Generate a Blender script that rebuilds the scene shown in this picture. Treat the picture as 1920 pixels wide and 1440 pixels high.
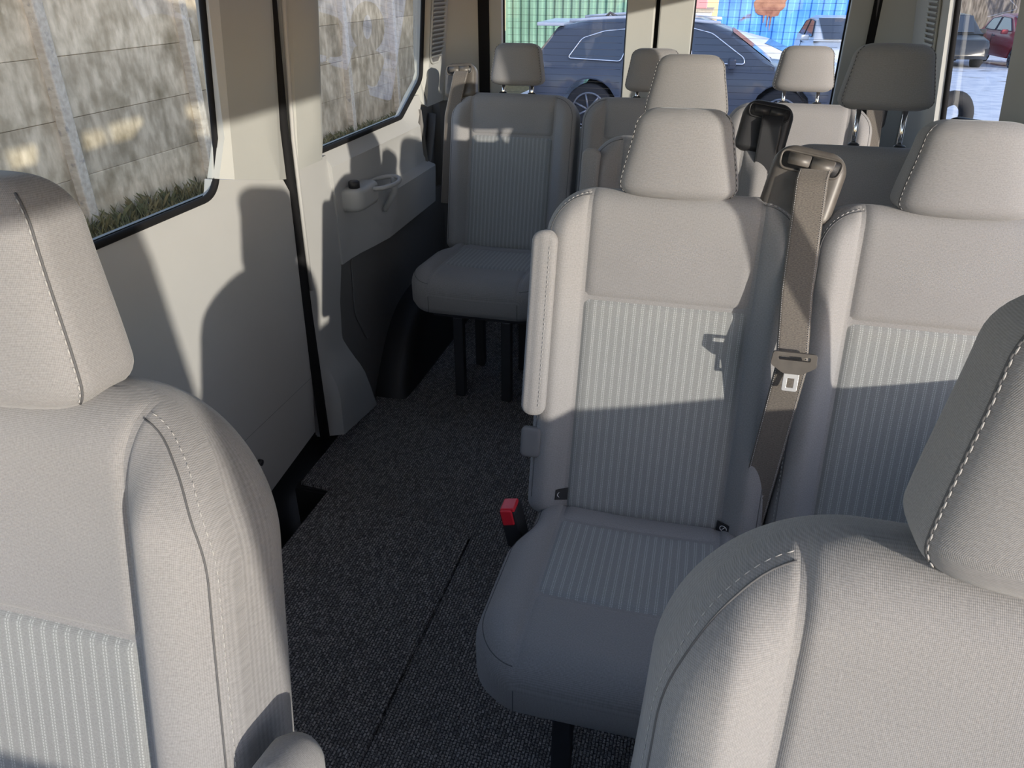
import bpy, bmesh, math, random
from mathutils import Vector, Matrix, noise
random.seed(7)
D = bpy.data
COL = bpy.context.scene.collection
for o in list(D.objects): D.objects.remove(o)

# ------------------------------------------------------------------ camera, light, exposure
sc = bpy.context.scene
F_PX = 1400.0
PITCH = math.radians(28.4956); YAW = math.radians(14.4334)
cam = D.cameras.new('camera'); cam.sensor_width = 36.0; cam.lens = 36.0 * F_PX / 1920.0
cam.clip_start = 0.02; cam.clip_end = 400
camo = D.objects.new('camera', cam); COL.objects.link(camo)
camo.location = (0.20, 0.0, 1.33)
camo.rotation_euler = (math.pi / 2 - PITCH, 0, YAW)
sc.camera = camo

SUNV = Vector((1.0, -0.85, 0.212)).normalized()          # towards the sun: low winter sun, right and ahead of the van
sl = D.lights.new('sun', 'SUN'); sl.energy = 5.0; sl.color = (1.0, 0.905, 0.795); sl.angle = math.radians(0.7)
so = D.objects.new('sun', sl); COL.objects.link(so); so.rotation_euler = SUNV.to_track_quat('Z', 'Y').to_euler()
so.location = SUNV * 30

world = D.worlds.new('sky'); sc.world = world; world.use_nodes = True
wn = world.node_tree; wn.nodes.clear()
wo = wn.nodes.new('ShaderNodeOutputWorld'); wb = wn.nodes.new('ShaderNodeBackground'); ws = wn.nodes.new('ShaderNodeTexSky')
ws.sky_type = 'NISHITA'; ws.sun_disc = False; ws.sun_elevation = math.radians(24)
ws.sun_rotation = math.atan2(SUNV.x, SUNV.y); ws.air_density = 1.3; ws.dust_density = 0.5; ws.ozone_density = 1.5
wb.inputs['Strength'].default_value = 0.36
wm = wn.nodes.new('ShaderNodeMixRGB'); wm.blend_type = 'MULTIPLY'; wm.inputs[0].default_value = 1.0; wm.inputs[2].default_value = (1.12, 1.0, 1.04, 1)
wn.links.new(ws.outputs[0], wm.inputs[1]); wn.links.new(wm.outputs[0], wb.inputs[0]); wn.links.new(wb.outputs[0], wo.inputs[0])

sc.view_settings.view_transform = 'Standard'; sc.view_settings.look = 'None'
sc.view_settings.gamma = 1.0; sc.view_settings.use_curve_mapping = False
sc.view_settings.exposure = 0.0
try:
    sc.cycles.max_bounces = 10; sc.cycles.transparent_max_bounces = 16; sc.cycles.diffuse_bounces = 6
except Exception: pass

# ------------------------------------------------------------------ materials
def nt(name):
    m = D.materials.new(name); m.use_nodes = True
    t = m.node_tree; b = t.nodes['Principled BSDF']
    return m, t, b
def N(t, k, **kw):
    n = t.nodes.new(k)
    for a, v in kw.items(): setattr(n, a, v)
    return n
def plain(name, col, rough=0.5, metal=0.0, noise_amt=0.0, nscale=8.0, bump=0.0, bscale=300.0, spec=None):
    m, t, b = nt(name)
    b.inputs['Base Color'].default_value = (*col, 1); b.inputs['Roughness'].default_value = rough
    b.inputs['Metallic'].default_value = metal
    if spec is not None: b.inputs['Specular IOR Level'].default_value = spec
    tc = N(t, 'ShaderNodeTexCoord')
    if noise_amt:
        n = N(t, 'ShaderNodeTexNoise'); n.inputs['Scale'].default_value = nscale; n.inputs['Detail'].default_value = 6
        t.links.new(tc.outputs['Object'], n.inputs['Vector'])
        r = N(t, 'ShaderNodeMapRange'); r.inputs[3].default_value = 1 - noise_amt; r.inputs[4].default_value = 1 + noise_amt
        t.links.new(n.outputs[0], r.inputs[0])
        v = N(t, 'ShaderNodeVectorMath', operation='SCALE'); v.inputs[0].default_value = col
        t.links.new(r.outputs[0], v.inputs['Scale']); t.links.new(v.outputs[0], b.inputs['Base Color'])
    if bump:
        n2 = N(t, 'ShaderNodeTexNoise'); n2.inputs['Scale'].default_value = bscale; n2.inputs['Detail'].default_value = 2
        t.links.new(tc.outputs['Object'], n2.inputs['Vector'])
        bp = N(t, 'ShaderNodeBump'); bp.inputs['Strength'].default_value = bump; bp.inputs['Distance'].default_value = 0.001
        t.links.new(n2.outputs[0], bp.inputs['Height']); t.links.new(bp.outputs[0], b.inputs['Normal'])
    return m
def math_(t, op, a, b=None, c=None):
    n = N(t, 'ShaderNodeMath', operation=op)
    for i, x in enumerate((a, b, c)):
        if x is None: continue
        if isinstance(x, (int, float)): n.inputs[i].default_value = x
        else: t.links.new(x, n.inputs[i])
    return n.outputs[0]
def fabric(name, col, stripes=False, period=0.00135):
    """woven upholstery cloth; UVs hold metres across the panel"""
    m, t, b = nt(name)
    b.inputs['Roughness'].default_value = 0.92; b.inputs['Specular IOR Level'].default_value = 0.25
    b.inputs['Sheen Weight'].default_value = 0.2; b.inputs['Sheen Roughness'].default_value = 0.5
    uv = N(t, 'ShaderNodeUVMap'); sp = N(t, 'ShaderNodeSeparateXYZ'); t.links.new(uv.outputs[0], sp.inputs[0])
    x, y = sp.outputs[0], sp.outputs[1]
    k = 2 * math.pi / period
    sx = math_(t, 'SINE', math_(t, 'MULTIPLY', x, k)); sy = math_(t, 'SINE', math_(t, 'MULTIPLY', y, k * 0.9))
    w = math_(t, 'MULTIPLY', math_(t, 'ADD', sx, math_(t, 'MULTIPLY', sy, 1.2)), 0.22)
    no = N(t, 'ShaderNodeTexNoise'); no.inputs['Scale'].default_value = 420; no.inputs['Detail'].default_value = 3
    t.links.new(uv.outputs[0], no.inputs['Vector'])
    no2 = N(t, 'ShaderNodeTexNoise'); no2.inputs['Scale'].default_value = 9; no2.inputs['Detail'].default_value = 4
    t.links.new(uv.outputs[0], no2.inputs['Vector'])
    f = math_(t, 'ADD', 1.0, math_(t, 'MULTIPLY', w, 0.34))
    f = math_(t, 'ADD', f, math_(t, 'MULTIPLY', math_(t, 'SUBTRACT', no.outputs[0], 0.5), 0.55))
    f = math_(t, 'ADD', f, math_(t, 'MULTIPLY', math_(t, 'SUBTRACT', no2.outputs[0], 0.5), 0.14))
    h = w
    if stripes:
        P = 0.0145
        ph = math_(t, 'MODULO', math_(t, 'ADD', x, 10 * P), P)          # 0..P
        d = math_(t, 'ABSOLUTE', math_(t, 'SUBTRACT', ph, P * 0.5))
        band = math_(t, 'LESS_THAN', d, 0.0034)
        line = math_(t, 'LESS_THAN', math_(t, 'ABSOLUTE', math_(t, 'SUBTRACT', d, 0.0016)), 0.00062)
        dash = math_(t, 'LESS_THAN', math_(t, 'MODULO', math_(t, 'ADD', y, 10.0), 0.0036), 0.0024)
        dots = math_(t, 'MULTIPLY', line, dash)
        f = math_(t, 'ADD', f, math_(t, 'MULTIPLY', band, 0.07))
        f = math_(t, 'ADD', f, math_(t, 'MULTIPLY', dots, 0.62))
        h = math_(t, 'ADD', h, math_(t, 'MULTIPLY', dots, 1.2))
    v = N(t, 'ShaderNodeVectorMath', operation='SCALE'); v.inputs[0].default_value = col
    t.links.new(f, v.inputs['Scale']); t.links.new(v.outputs[0], b.inputs['Base Color'])
    bp = N(t, 'ShaderNodeBump'); bp.inputs['Strength'].default_value = 0.35; bp.inputs['Distance'].default_value = 0.0006
    t.links.new(h, bp.inputs['Height']); t.links.new(bp.outputs[0], b.inputs['Normal'])
    return m
def glass(name, tint=(1, 1, 1), refl=1.0):
    """thin window pane: clear straight through, mirror-like by Fresnel"""
    m = D.materials.new(name); m.use_nodes = True; t = m.node_tree; t.nodes.clear()
    o = N(t, 'ShaderNodeOutputMaterial'); tr = N(t, 'ShaderNodeBsdfTransparent'); gl = N(t, 'ShaderNodeBsdfGlossy'); mx = N(t, 'ShaderNodeMixShader')
    fr = N(t, 'ShaderNodeFresnel'); ge = N(t, 'ShaderNodeNewGeometry'); mr = N(t, 'ShaderNodeMapRange'); mr.inputs[3].default_value = 1.5; mr.inputs[4].default_value = 1 / 1.5; t.links.new(ge.outputs['Backfacing'], mr.inputs[0]); t.links.new(mr.outputs[0], fr.inputs['IOR'])
    tr.inputs[0].default_value = (*tint, 1); gl.inputs['Roughness'].default_value = 0.0; gl.inputs[0].default_value = (refl, refl, refl, 1)
    t.links.new(fr.outputs[0], mx.inputs[0]); t.links.new(tr.outputs[0], mx.inputs[1]); t.links.new(gl.outputs[0], mx.inputs[2]); t.links.new(mx.outputs[0], o.inputs[0])
    return m
def carpet(name):
    m, t, b = nt(name)
    b.inputs['Roughness'].default_value = 0.95; b.inputs['Specular IOR Level'].default_value = 0.15
    tc = N(t, 'ShaderNodeTexCoord')
    mp = N(t, 'ShaderNodeMapping'); mp.inputs['Rotation'].default_value = (0, 0, math.radians(90))
    t.links.new(tc.outputs['Object'], mp.inputs[0])
    nz = N(t, 'ShaderNodeTexNoise'); nz.inputs['Scale'].default_value = 90; nz.inputs['Detail'].default_value = 2
    t.links.new(tc.outputs['Object'], nz.inputs['Vector'])
    wob = N(t, 'ShaderNodeVectorMath', operation='MULTIPLY_ADD')
    t.links.new(nz.outputs['Color'], wob.inputs[0]); wob.inputs[1].default_value = (0.004, 0.0035, 0); t.links.new(mp.outputs[0], wob.inputs[2])
    br = N(t, 'ShaderNodeTexBrick'); br.inputs['Scale'].default_value = 1.0
    br.inputs['Brick Width'].default_value = 0.0125; br.inputs['Row Height'].default_value = 0.0068
    br.inputs['Mortar Size'].default_value = 0.0015; br.inputs['Mortar Smooth'].default_value = 1.0
    br.inputs['Color1'].default_value = (1, 1, 1, 1); br.inputs['Color2'].default_value = (0.35, 0.35, 0.35, 1); br.inputs['Mortar'].default_value = (0, 0, 0, 1)
    t.links.new(wob.outputs[0], br.inputs['Vector'])
    n2 = N(t, 'ShaderNodeTexNoise'); n2.inputs['Scale'].default_value = 260; n2.inputs['Detail'].default_value = 4
    t.links.new(tc.outputs['Object'], n2.inputs['Vector'])
    f = math_(t, 'MULTIPLY', br.outputs['Color'], math_(t, 'POWER', math_(t, 'MULTIPLY', n2.outputs[0], 1.75), 2.6))
    cr = N(t, 'ShaderNodeMixRGB'); cr.inputs[1].default_value = (0.030, 0.030, 0.033, 1); cr.inputs[2].default_value = (0.80, 0.78, 0.77, 1)
    t.links.new(f, cr.inputs[0]); t.links.new(cr.outputs[0], b.inputs['Base Color'])
    bp = N(t, 'ShaderNodeBump'); bp.inputs['Strength'].default_value = 1.0; bp.inputs['Distance'].default_value = 0.005
    t.links.new(f, bp.inputs['Height']); t.links.new(bp.outputs[0], b.inputs['Normal'])
    return m
def ramp_mat(name, c1, c2, scale=(1, 1, 1), nscale=4.0, detail=8, lo=0.35, hi=0.65, rough=0.85, c3=None, n3=1.0, t3=(0.58, 0.62), bump=0.0, metal=0.0):
    m, t, b = nt(name); b.inputs['Roughness'].default_value = rough; b.inputs['Metallic'].default_value = metal
    tc = N(t, 'ShaderNodeTexCoord'); mp = N(t, 'ShaderNodeMapping'); mp.inputs['Scale'].default_value = scale
    t.links.new(tc.outputs['Object'], mp.inputs[0])
    n = N(t, 'ShaderNodeTexNoise'); n.inputs['Scale'].default_value = nscale; n.inputs['Detail'].default_value = detail
    t.links.new(mp.outputs[0], n.inputs['Vector'])
    r = N(t, 'ShaderNodeMapRange'); r.inputs[1].default_value = lo; r.inputs[2].default_value = hi; t.links.new(n.outputs[0], r.inputs[0])
    mx = N(t, 'ShaderNodeMixRGB'); mx.inputs[1].default_value = (*c1, 1); mx.inputs[2].default_value = (*c2, 1); t.links.new(r.outputs[0], mx.inputs[0])
    out = mx.outputs[0]
    if c3:
        n_ = N(t, 'ShaderNodeTexNoise'); n_.inputs['Scale'].default_value = n3; n_.inputs['Detail'].default_value = 7
        t.links.new(tc.outputs['Object'], n_.inputs['Vector'])
        r_ = N(t, 'ShaderNodeMapRange'); r_.inputs[1].default_value = t3[0]; r_.inputs[2].default_value = t3[1]; t.links.new(n_.outputs[0], r_.inputs[0])
        m2 = N(t, 'ShaderNodeMixRGB'); t.links.new(out, m2.inputs[1]); m2.inputs[2].default_value = (*c3, 1); t.links.new(r_.outputs[0], m2.inputs[0])
        out = m2.outputs[0]
    t.links.new(out, b.inputs['Base Color'])
    if bump:
        bp = N(t, 'ShaderNodeBump'); bp.inputs['Strength'].default_value = bump; bp.inputs['Distance'].default_value = 0.02
        t.links.new(n.outputs[0], bp.inputs['Height']); t.links.new(bp.outputs[0], b.inputs['Normal'])
    return m

M = {}
M['fabric'] = fabric('grey_seat_cloth', (0.258, 0.253, 0.254))
M['insert'] = fabric('striped_seat_cloth', (0.250, 0.258, 0.258), stripes=True)
M['thread'] = plain('seam_thread', (0.42, 0.41, 0.40), 0.8)
M['piping'] = plain('seam_piping', (0.10, 0.10, 0.105), 0.8)
M['backplastic'] = plain('grey_seat_plastic', (0.16, 0.16, 0.165), 0.6)
M['grey'] = plain('grey_trim_plastic', (0.42, 0.42, 0.41), 0.55, noise_amt=0.03, bump=0.15, bscale=900)
M['beige'] = plain('beige_trim_plastic', (0.425, 0.43, 0.405), 0.6, noise_amt=0.03, bump=0.12, bscale=900)
M['dkgrey'] = plain('dark_trim_plastic', (0.15, 0.145, 0.14), 0.55, noise_amt=0.05, bump=0.3, bscale=700)
M['black'] = plain('black_plastic', (0.022, 0.022, 0.024), 0.45, bump=0.2, bscale=600)
M['brownblack'] = plain('dusty_black_plastic', (0.10, 0.09, 0.08), 0.42, noise_amt=0.35, nscale=60)
M['rubber'] = plain('black_rubber', (0.010, 0.010, 0.011), 0.8, spec=.2)
M['steel'] = plain('dark_steel', (0.05, 0.052, 0.06), 0.5, metal=0.4)
M['chrome'] = plain('chrome', (0.85, 0.85, 0.86), 0.12, metal=1.0)
M['latch'] = plain('polished_latch_steel', (0.9, 0.9, 0.9), 0.38, metal=.8)
M['red'] = plain('red_plastic', (0.62, 0.02, 0.035), 0.35)
M['mark'] = plain('white_mark', (0.75, 0.75, 0.75), 0.5)
M['glass'] = glass('window_glass', (0.95, 0.97, 0.96))
M['rearglass'] = glass('rear_window_glass', (0.86, 0.88, 0.92))
M['carpet'] = carpet('loop_carpet')
M['headliner'] = plain('headliner_cloth', (0.50, 0.49, 0.46), 0.9)
M['paintwhite'] = plain('van_paint', (0.55, 0.56, 0.58), 0.3)

def belt_mat():
    m, t, b = nt('brown_webbing'); b.inputs['Roughness'].default_value = 0.6; b.inputs['Sheen Weight'].default_value = 0.3
    uv = N(t, 'ShaderNodeUVMap'); sp = N(t, 'ShaderNodeSeparateXYZ'); t.links.new(uv.outputs[0], sp.inputs[0])
    mp = N(t, 'ShaderNodeMapping'); mp.inputs['Scale'].default_value = (300, 900, 1); t.links.new(uv.outputs[0], mp.inputs[0])
    n = N(t, 'ShaderNodeTexNoise'); n.inputs['Scale'].default_value = 1.0; n.inputs['Detail'].default_value = 3; t.links.new(mp.outputs[0], n.inputs['Vector'])
    s = math_(t, 'SINE', math_(t, 'MULTIPLY', sp.outputs[1], 2 * math.pi / 0.0016))
    f = math_(t, 'ADD', math_(t, 'MULTIPLY', n.outputs[0], 1.5), math_(t, 'MULTIPLY', s, 0.18))
    v = N(t, 'ShaderNodeVectorMath', operation='SCALE'); v.inputs[0].default_value = (0.155, 0.135, 0.115)
    t.links.new(f, v.inputs['Scale']); t.links.new(v.outputs[0], b.inputs['Base Color'])
    bp = N(t, 'ShaderNodeBump'); bp.inputs['Strength'].default_value = 0.4; bp.inputs['Distance'].default_value = 0.0006
    t.links.new(f, bp.inputs['Height']); t.links.new(bp.outputs[0], b.inputs['Normal'])
    return m
M['belt'] = belt_mat()

# ------------------------------------------------------------------ object helpers
def tag(o, label=None, cat=None, group=None, kind=None):
    if label: o['label'] = label
    if cat: o['category'] = cat
    if group: o['group'] = group
    if kind: o['kind'] = kind
    return o
def empty(name, loc, label=None, cat=None, group=None, rz=0.0):
    o = D.objects.new(name, None); COL.objects.link(o); o.location = loc; o.rotation_euler = (0, 0, rz); o.empty_display_size = 0.1
    return tag(o, label, cat, group)
def mk(name, bm, m, parent=None, smooth=True, bevel=0.0, seg=2):
    me = D.meshes.new(name); bm.to_mesh(me); bm.free()
    if smooth:
        for p in me.polygons: p.use_smooth = True
    me.materials.append(m if not isinstance(m, str) else M[m])
    o = D.objects.new(name, me); COL.objects.link(o)
    if parent is not None: o.parent = parent
    if bevel:
        md = o.modifiers.new('bevel', 'BEVEL'); md.width = bevel; md.segments = seg; md.limit_method = 'ANGLE'; md.angle_limit = math.radians(40); md.harden_normals = False
        if smooth: 
            try: me.set_sharp_from_angle(angle=math.radians(50))
            except Exception: pass
    return o
def add_box(bm, c, s, R=None):
    """box centred at c with size s, optional rotation matrix"""
    vs = []
    for dx in (-.5, .5):
        for dy in (-.5, .5):
            for dz in (-.5, .5):
                v = Vector((dx * s[0], dy * s[1], dz * s[2]))
                if R is not None: v = R @ v
                vs.append(bm.verts.new(v + Vector(c)))
    for f in ((0, 1, 3, 2), (4, 6, 7, 5), (0, 4, 5, 1), (2, 3, 7, 6), (0, 2, 6, 4), (1, 5, 7, 3)):
        bm.faces.new([vs[i] for i in f])
    return bm
def frame_at(d):
    d = d.normalized(); a = Vector((0, 0, 1)) if abs(d.z) < 0.9 else Vector((1, 0, 0))
    u = d.cross(a).normalized(); return u, d.cross(u).normalized()
def add_tube(bm, pts, r, n=8, cap=True, closed=False):
    pts = [Vector(p) for p in pts]; rings = []
    for i, p in enumerate(pts):
        if closed: d = pts[(i + 1) % len(pts)] - pts[i - 1]
        else: d = pts[min(i + 1, len(pts) - 1)] - pts[max(i - 1, 0)]
        u, w = frame_at(d); rr = r[i] if isinstance(r, (list, tuple)) else r
        if i and rings:                                    # keep rings untwisted
            pu = (rings[-1][0].co - pts[i - 1]).normalized(); dd = d.normalized()
            u = (pu - dd * pu.dot(dd)).normalized(); w = dd.cross(u)
        rings.append([bm.verts.new(p + u * rr * math.cos(2 * math.pi * k / n) + w * rr * math.sin(2 * math.pi * k / n)) for k in range(n)])
    for a, b in zip(rings, rings[1:] + ([rings[0]] if closed else [])):
        for k in range(n): bm.faces.new((a[k], a[(k + 1) % n], b[(k + 1) % n], b[k]))
    if cap and not closed:
        bm.faces.new(rings[0][::-1]); bm.faces.new(rings[-1])
    return bm
def add_grid(bm, P, uv=None, flip=False):
    """P[i][j] points -> quads"""
    V = [[bm.verts.new(p) for p in row] for row in P]
    ul = bm.loops.layers.uv.verify() if uv else None
    for i in range(len(V) - 1):
        for j in range(len(V[0]) - 1):
            ids = [(i, j), (i + 1, j), (i + 1, j + 1), (i, j + 1)]
            if flip: ids = ids[::-1]
            if len({tuple(V[a][b].co) for a, b in ids}) < 3: continue
            f = bm.faces.new([V[a][b] for a, b in ids])
            if uv:
                for l, (a, b) in zip(f.loops, ids): l[ul].uv = uv[a][b]
    return V
def sm(x):
    x = max(0.0, min(1.0, x)); return x * x * (3 - 2 * x)
def rpoly(pts, rad, n=6):
    """polygon (2-D) with rounded corners; rad number or list"""
    out = []; L = len(pts)
    for i, p in enumerate(pts):
        r = rad[i] if isinstance(rad, (list, tuple)) else rad
        p = Vector(p); a = Vector(pts[i - 1]) - p; b = Vector(pts[(i + 1) % L]) - p
        if r <= 0: out.append(tuple(p)); continue
        r = min(r, a.length * .49, b.length * .49); pa = p + a.normalized() * r; pb = p + b.normalized() * r
        for k in range(n + 1):
            t = k / n; q = pa * (1 - t) ** 2 + p * 2 * t * (1 - t) + pb * t * t; out.append(tuple(q))
    return out
def panel(name, outer, holes, fx, thick, m, parent=None, zc=(), yc=(), bevel=0.004, smooth=True):
    """sheet laid out in (y, z) with holes; fx(y, z) gives its x; thick pushes it outwards in x"""
    bm = bmesh.new(); es = []
    for loop in [outer] + list(holes):
        vs = [bm.verts.new((0, y, z)) for y, z in loop]
        es += [bm.edges.new((vs[i], vs[(i + 1) % len(vs)])) for i in range(len(vs))]
    bmesh.ops.triangle_fill(bm, edges=es, use_beauty=True)
    for z in zc: bmesh.ops.bisect_plane(bm, geom=bm.verts[:] + bm.edges[:] + bm.faces[:], plane_co=(0, 0, z), plane_no=(0, 0, 1))
    for y in yc: bmesh.ops.bisect_plane(bm, geom=bm.verts[:] + bm.edges[:] + bm.faces[:], plane_co=(0, y, 0), plane_no=(0, 1, 0))
    bmesh.ops.recalc_face_normals(bm, faces=bm.faces)
    for v in bm.verts: v.co.x = fx(v.co.y, v.co.z)
    front = bm.faces[:]
    r = bmesh.ops.extrude_face_region(bm, geom=front)
    for v in [g for g in r['geom'] if isinstance(g, bmesh.types.BMVert)]: v.co.x += thick
    bmesh.ops.recalc_face_normals(bm, faces=bm.faces)
    o = mk(name, bm, m, parent, smooth)
    o.data.set_sharp_from_angle(angle=math.radians(28))
    return o
def prism(name, poly, axis, a, b, m, parent=None, bevel=0.0, smooth=False, seg=2):
    """extrude a 2-D polygon along an axis ('x': poly is (y,z), 'y': (x,z), 'z': (x,y)) from a to b"""
    bm = bmesh.new()
    def P(u, v, w): return {'x': (w, u, v), 'y': (u, w, v), 'z': (u, v, w)}[axis]
    A = [bm.verts.new(P(u, v, a)) for u, v in poly]; B = [bm.verts.new(P(u, v, b)) for u, v in poly]
    n = len(poly)
    bm.faces.new(A); bm.faces.new(B[::-1])
    for i in range(n): bm.faces.new((A[i], A[(i + 1) % n], B[(i + 1) % n], B[i]))
    bmesh.ops.recalc_face_normals(bm, faces=bm.faces)
    return mk(name, bm, m, parent, smooth, bevel, seg)

# ------------------------------------------------------------------ upholstered pads
class Pad:
    """rounded-rectangle cushion in pad coordinates (x across, v along, d out of the face)"""
    def __init__(s, W, H, R, Rb, r, T, c, bulge, mp, crown=0.004, bw=0.045):
        s.W, s.H, s.R, s.Rb, s.r, s.T, s.c, s.b, s.mp, s.crown, s.bw = W, H, R, Rb, r, T, c, bulge, mp, crown, bw
    def hw(s, v):
        if v > s.H - s.R: return s.W - s.R + math.sqrt(max(0, s.R ** 2 - (v - s.H + s.R) ** 2))
        if v < s.Rb: return s.W - s.Rb + math.sqrt(max(0, s.Rb ** 2 - (s.Rb - v) ** 2))
        return s.W
    def e(s, x, v):
        a = abs(x)
        if v > s.H - s.R and a > s.W - s.R: return s.R - math.hypot(a - s.W + s.R, v - s.H + s.R)
        if v < s.Rb and a > s.W - s.Rb: return s.Rb - math.hypot(a - s.W + s.Rb, s.Rb - v)
        return min(s.W - a, s.H - v, v)
    def d(s, x, v):
        e = max(0, s.e(x, v)); r = s.r
        y = 0.0 if e >= r else -(r - math.sqrt(max(0, r * r - (r - e) ** 2)))
        y += s.b * sm((abs(x) - s.c + 0.004) / s.bw) * sm((s.H - v) / 0.10) 
        y += s.crown * math.cos(min(1, abs(x) / s.c) * math.pi / 2)
        return y
    def P(s, x, v, off=0.0): return s.mp(x, v, s.d(x, v) + off)
    def body(s, name, m, parent, nx=34, nv=40):
        bm = bmesh.new(); G = []; UV = []
        for i in range(nv + 1):
            t = i / nv; v = s.H * (0.5 - 0.5 * math.cos(math.pi * t)); w = s.hw(v); row = []; uv = []
            for j in range(nx + 1):
                x = w * math.sin(math.pi / 2 * (2 * j / nx - 1)); row.append(s.mp(x, v, s.d(x, v) - 0.001)); uv.append((x, v))
            G.append(row); UV.append(uv)
        V = add_grid(bm, G, UV)
        ul = bm.loops.layers.uv.verify()
        loop = [(i, 0) for i in range(nv + 1)] + [(nv, j) for j in range(1, nx + 1)] + [(i, nx) for i in range(nv - 1, -1, -1)] + [(0, j) for j in range(nx - 1, 0, -1)]
        prev = [V[i][j] for i, j in loop]; xy = [UV[i][j] for i, j in loop]; L = len(loop)
        per = [0.0]
        for k in range(L): per.append(per[-1] + math.hypot(xy[(k + 1) % L][0] - xy[k][0], xy[(k + 1) % L][1] - xy[k][1]))
        cx, cy = 0.0, s.H / 2; pd = -s.r; 
        rr = min(0.03, s.T * 0.25)
        rings = [(-(s.T - rr) + (-(s.r) + (s.T - rr)) * 0.5, 0.0), (-(s.T - rr), 0.0), (-(s.T - rr * 0.3), rr * 0.3), (-s.T, rr)]
        for (dd, ins) in rings:
            cur = []
            for (x, v) in xy:
                fx = 1 - ins / s.W; fv = 1 - ins / (s.H / 2)
                cur.append(bm.verts.new(s.mp(x * fx, cy + (v - cy) * fv, dd)))
            for k in range(L):
                k2 = (k + 1) % L
                f = bm.faces.new((prev[k], prev[k2], cur[k2], cur[k]))
                for l, uvv in zip(f.loops, ((per[k], pd), (per[k + 1], pd), (per[k + 1], dd), (per[k], dd))): l[ul].uv = uvv
            prev = cur; pd = dd
        bm.faces.new(prev)
        bmesh.ops.remove_doubles(bm, verts=bm.verts, dist=1e-5)
        bmesh.ops.recalc_face_normals(bm, faces=bm.faces)
        return mk(name, bm, m, parent)
    def sheet(s, name, m, parent, x0, x1, v0, v1, nx=20, nv=40, off=0.004, tuck=0.0065, tw=0.007, edges=(1, 1, 1, 1), label=None):
        """front panel between x0(v)..x1(v); edges: tuck at (x0, x1, v0, v1)"""
        f0 = x0 if callable(x0) else (lambda v: x0); f1 = x1 if callable(x1) else (lambda v: x1)
        bm = bmesh.new(); G = []; UV = []
        for i in range(nv + 1):
            t = i / nv; v = v0 + (v1 - v0) * (0.5 - 0.5 * math.cos(math.pi * t)); a, b = f0(v), f1(v); row = []; uv = []
            for j in range(nx + 1):
                u = 0.5 - 0.5 * math.cos(math.pi * j / nx); x = a + (b - a) * u
                ds = []
                if edges[0]: ds.append(abs(x - a))
                if edges[1]: ds.append(abs(b - x))
                if edges[2]: ds.append(abs(v - v0))
                if edges[3]: ds.append(abs(v1 - v))
                q = sum(math.exp(-(k / tw) ** 2) for k in ds); q = min(1, q)
                row.append(s.mp(x, v, s.d(x, v) + off - tuck * q)); uv.append((x, v))
            G.append(row); UV.append(uv)
        add_grid(bm, G, UV)
        bmesh.ops.remove_doubles(bm, verts=bm.verts, dist=1e-6)
        o = mk(name, bm, m, parent)
        if label: o['label'] = label
        return o
def seam(name, pts, m, parent, r=0.0009, step=None, dash=0.0052, gap=0.0034):
    """cord, or a row of little stitches, along a polyline"""
    pts = [Vector(p) for p in pts]; bm = bmesh.new()
    if step is None: add_tube(bm, pts, r, 6)
    else:
        L = [0.0]
        for a, b in zip(pts, pts[1:]): L.append(L[-1] + (b - a).length)
        def at(q):
            for i in range(len(L) - 1):
                if q <= L[i + 1]: 
                    t = (q - L[i]) / max(1e-9, L[i + 1] - L[i]); return pts[i].lerp(pts[i + 1], t)
            return pts[-1]
        q = 0.0
        while q + dash < L[-1]:
            a, b = at(q), at(q + dash); mid = at(q + dash / 2)
            add_tube(bm, [a, mid, b], [r * .6, r, r * .6], 5); q += dash + gap
    return mk(name, bm, m, parent)

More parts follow.
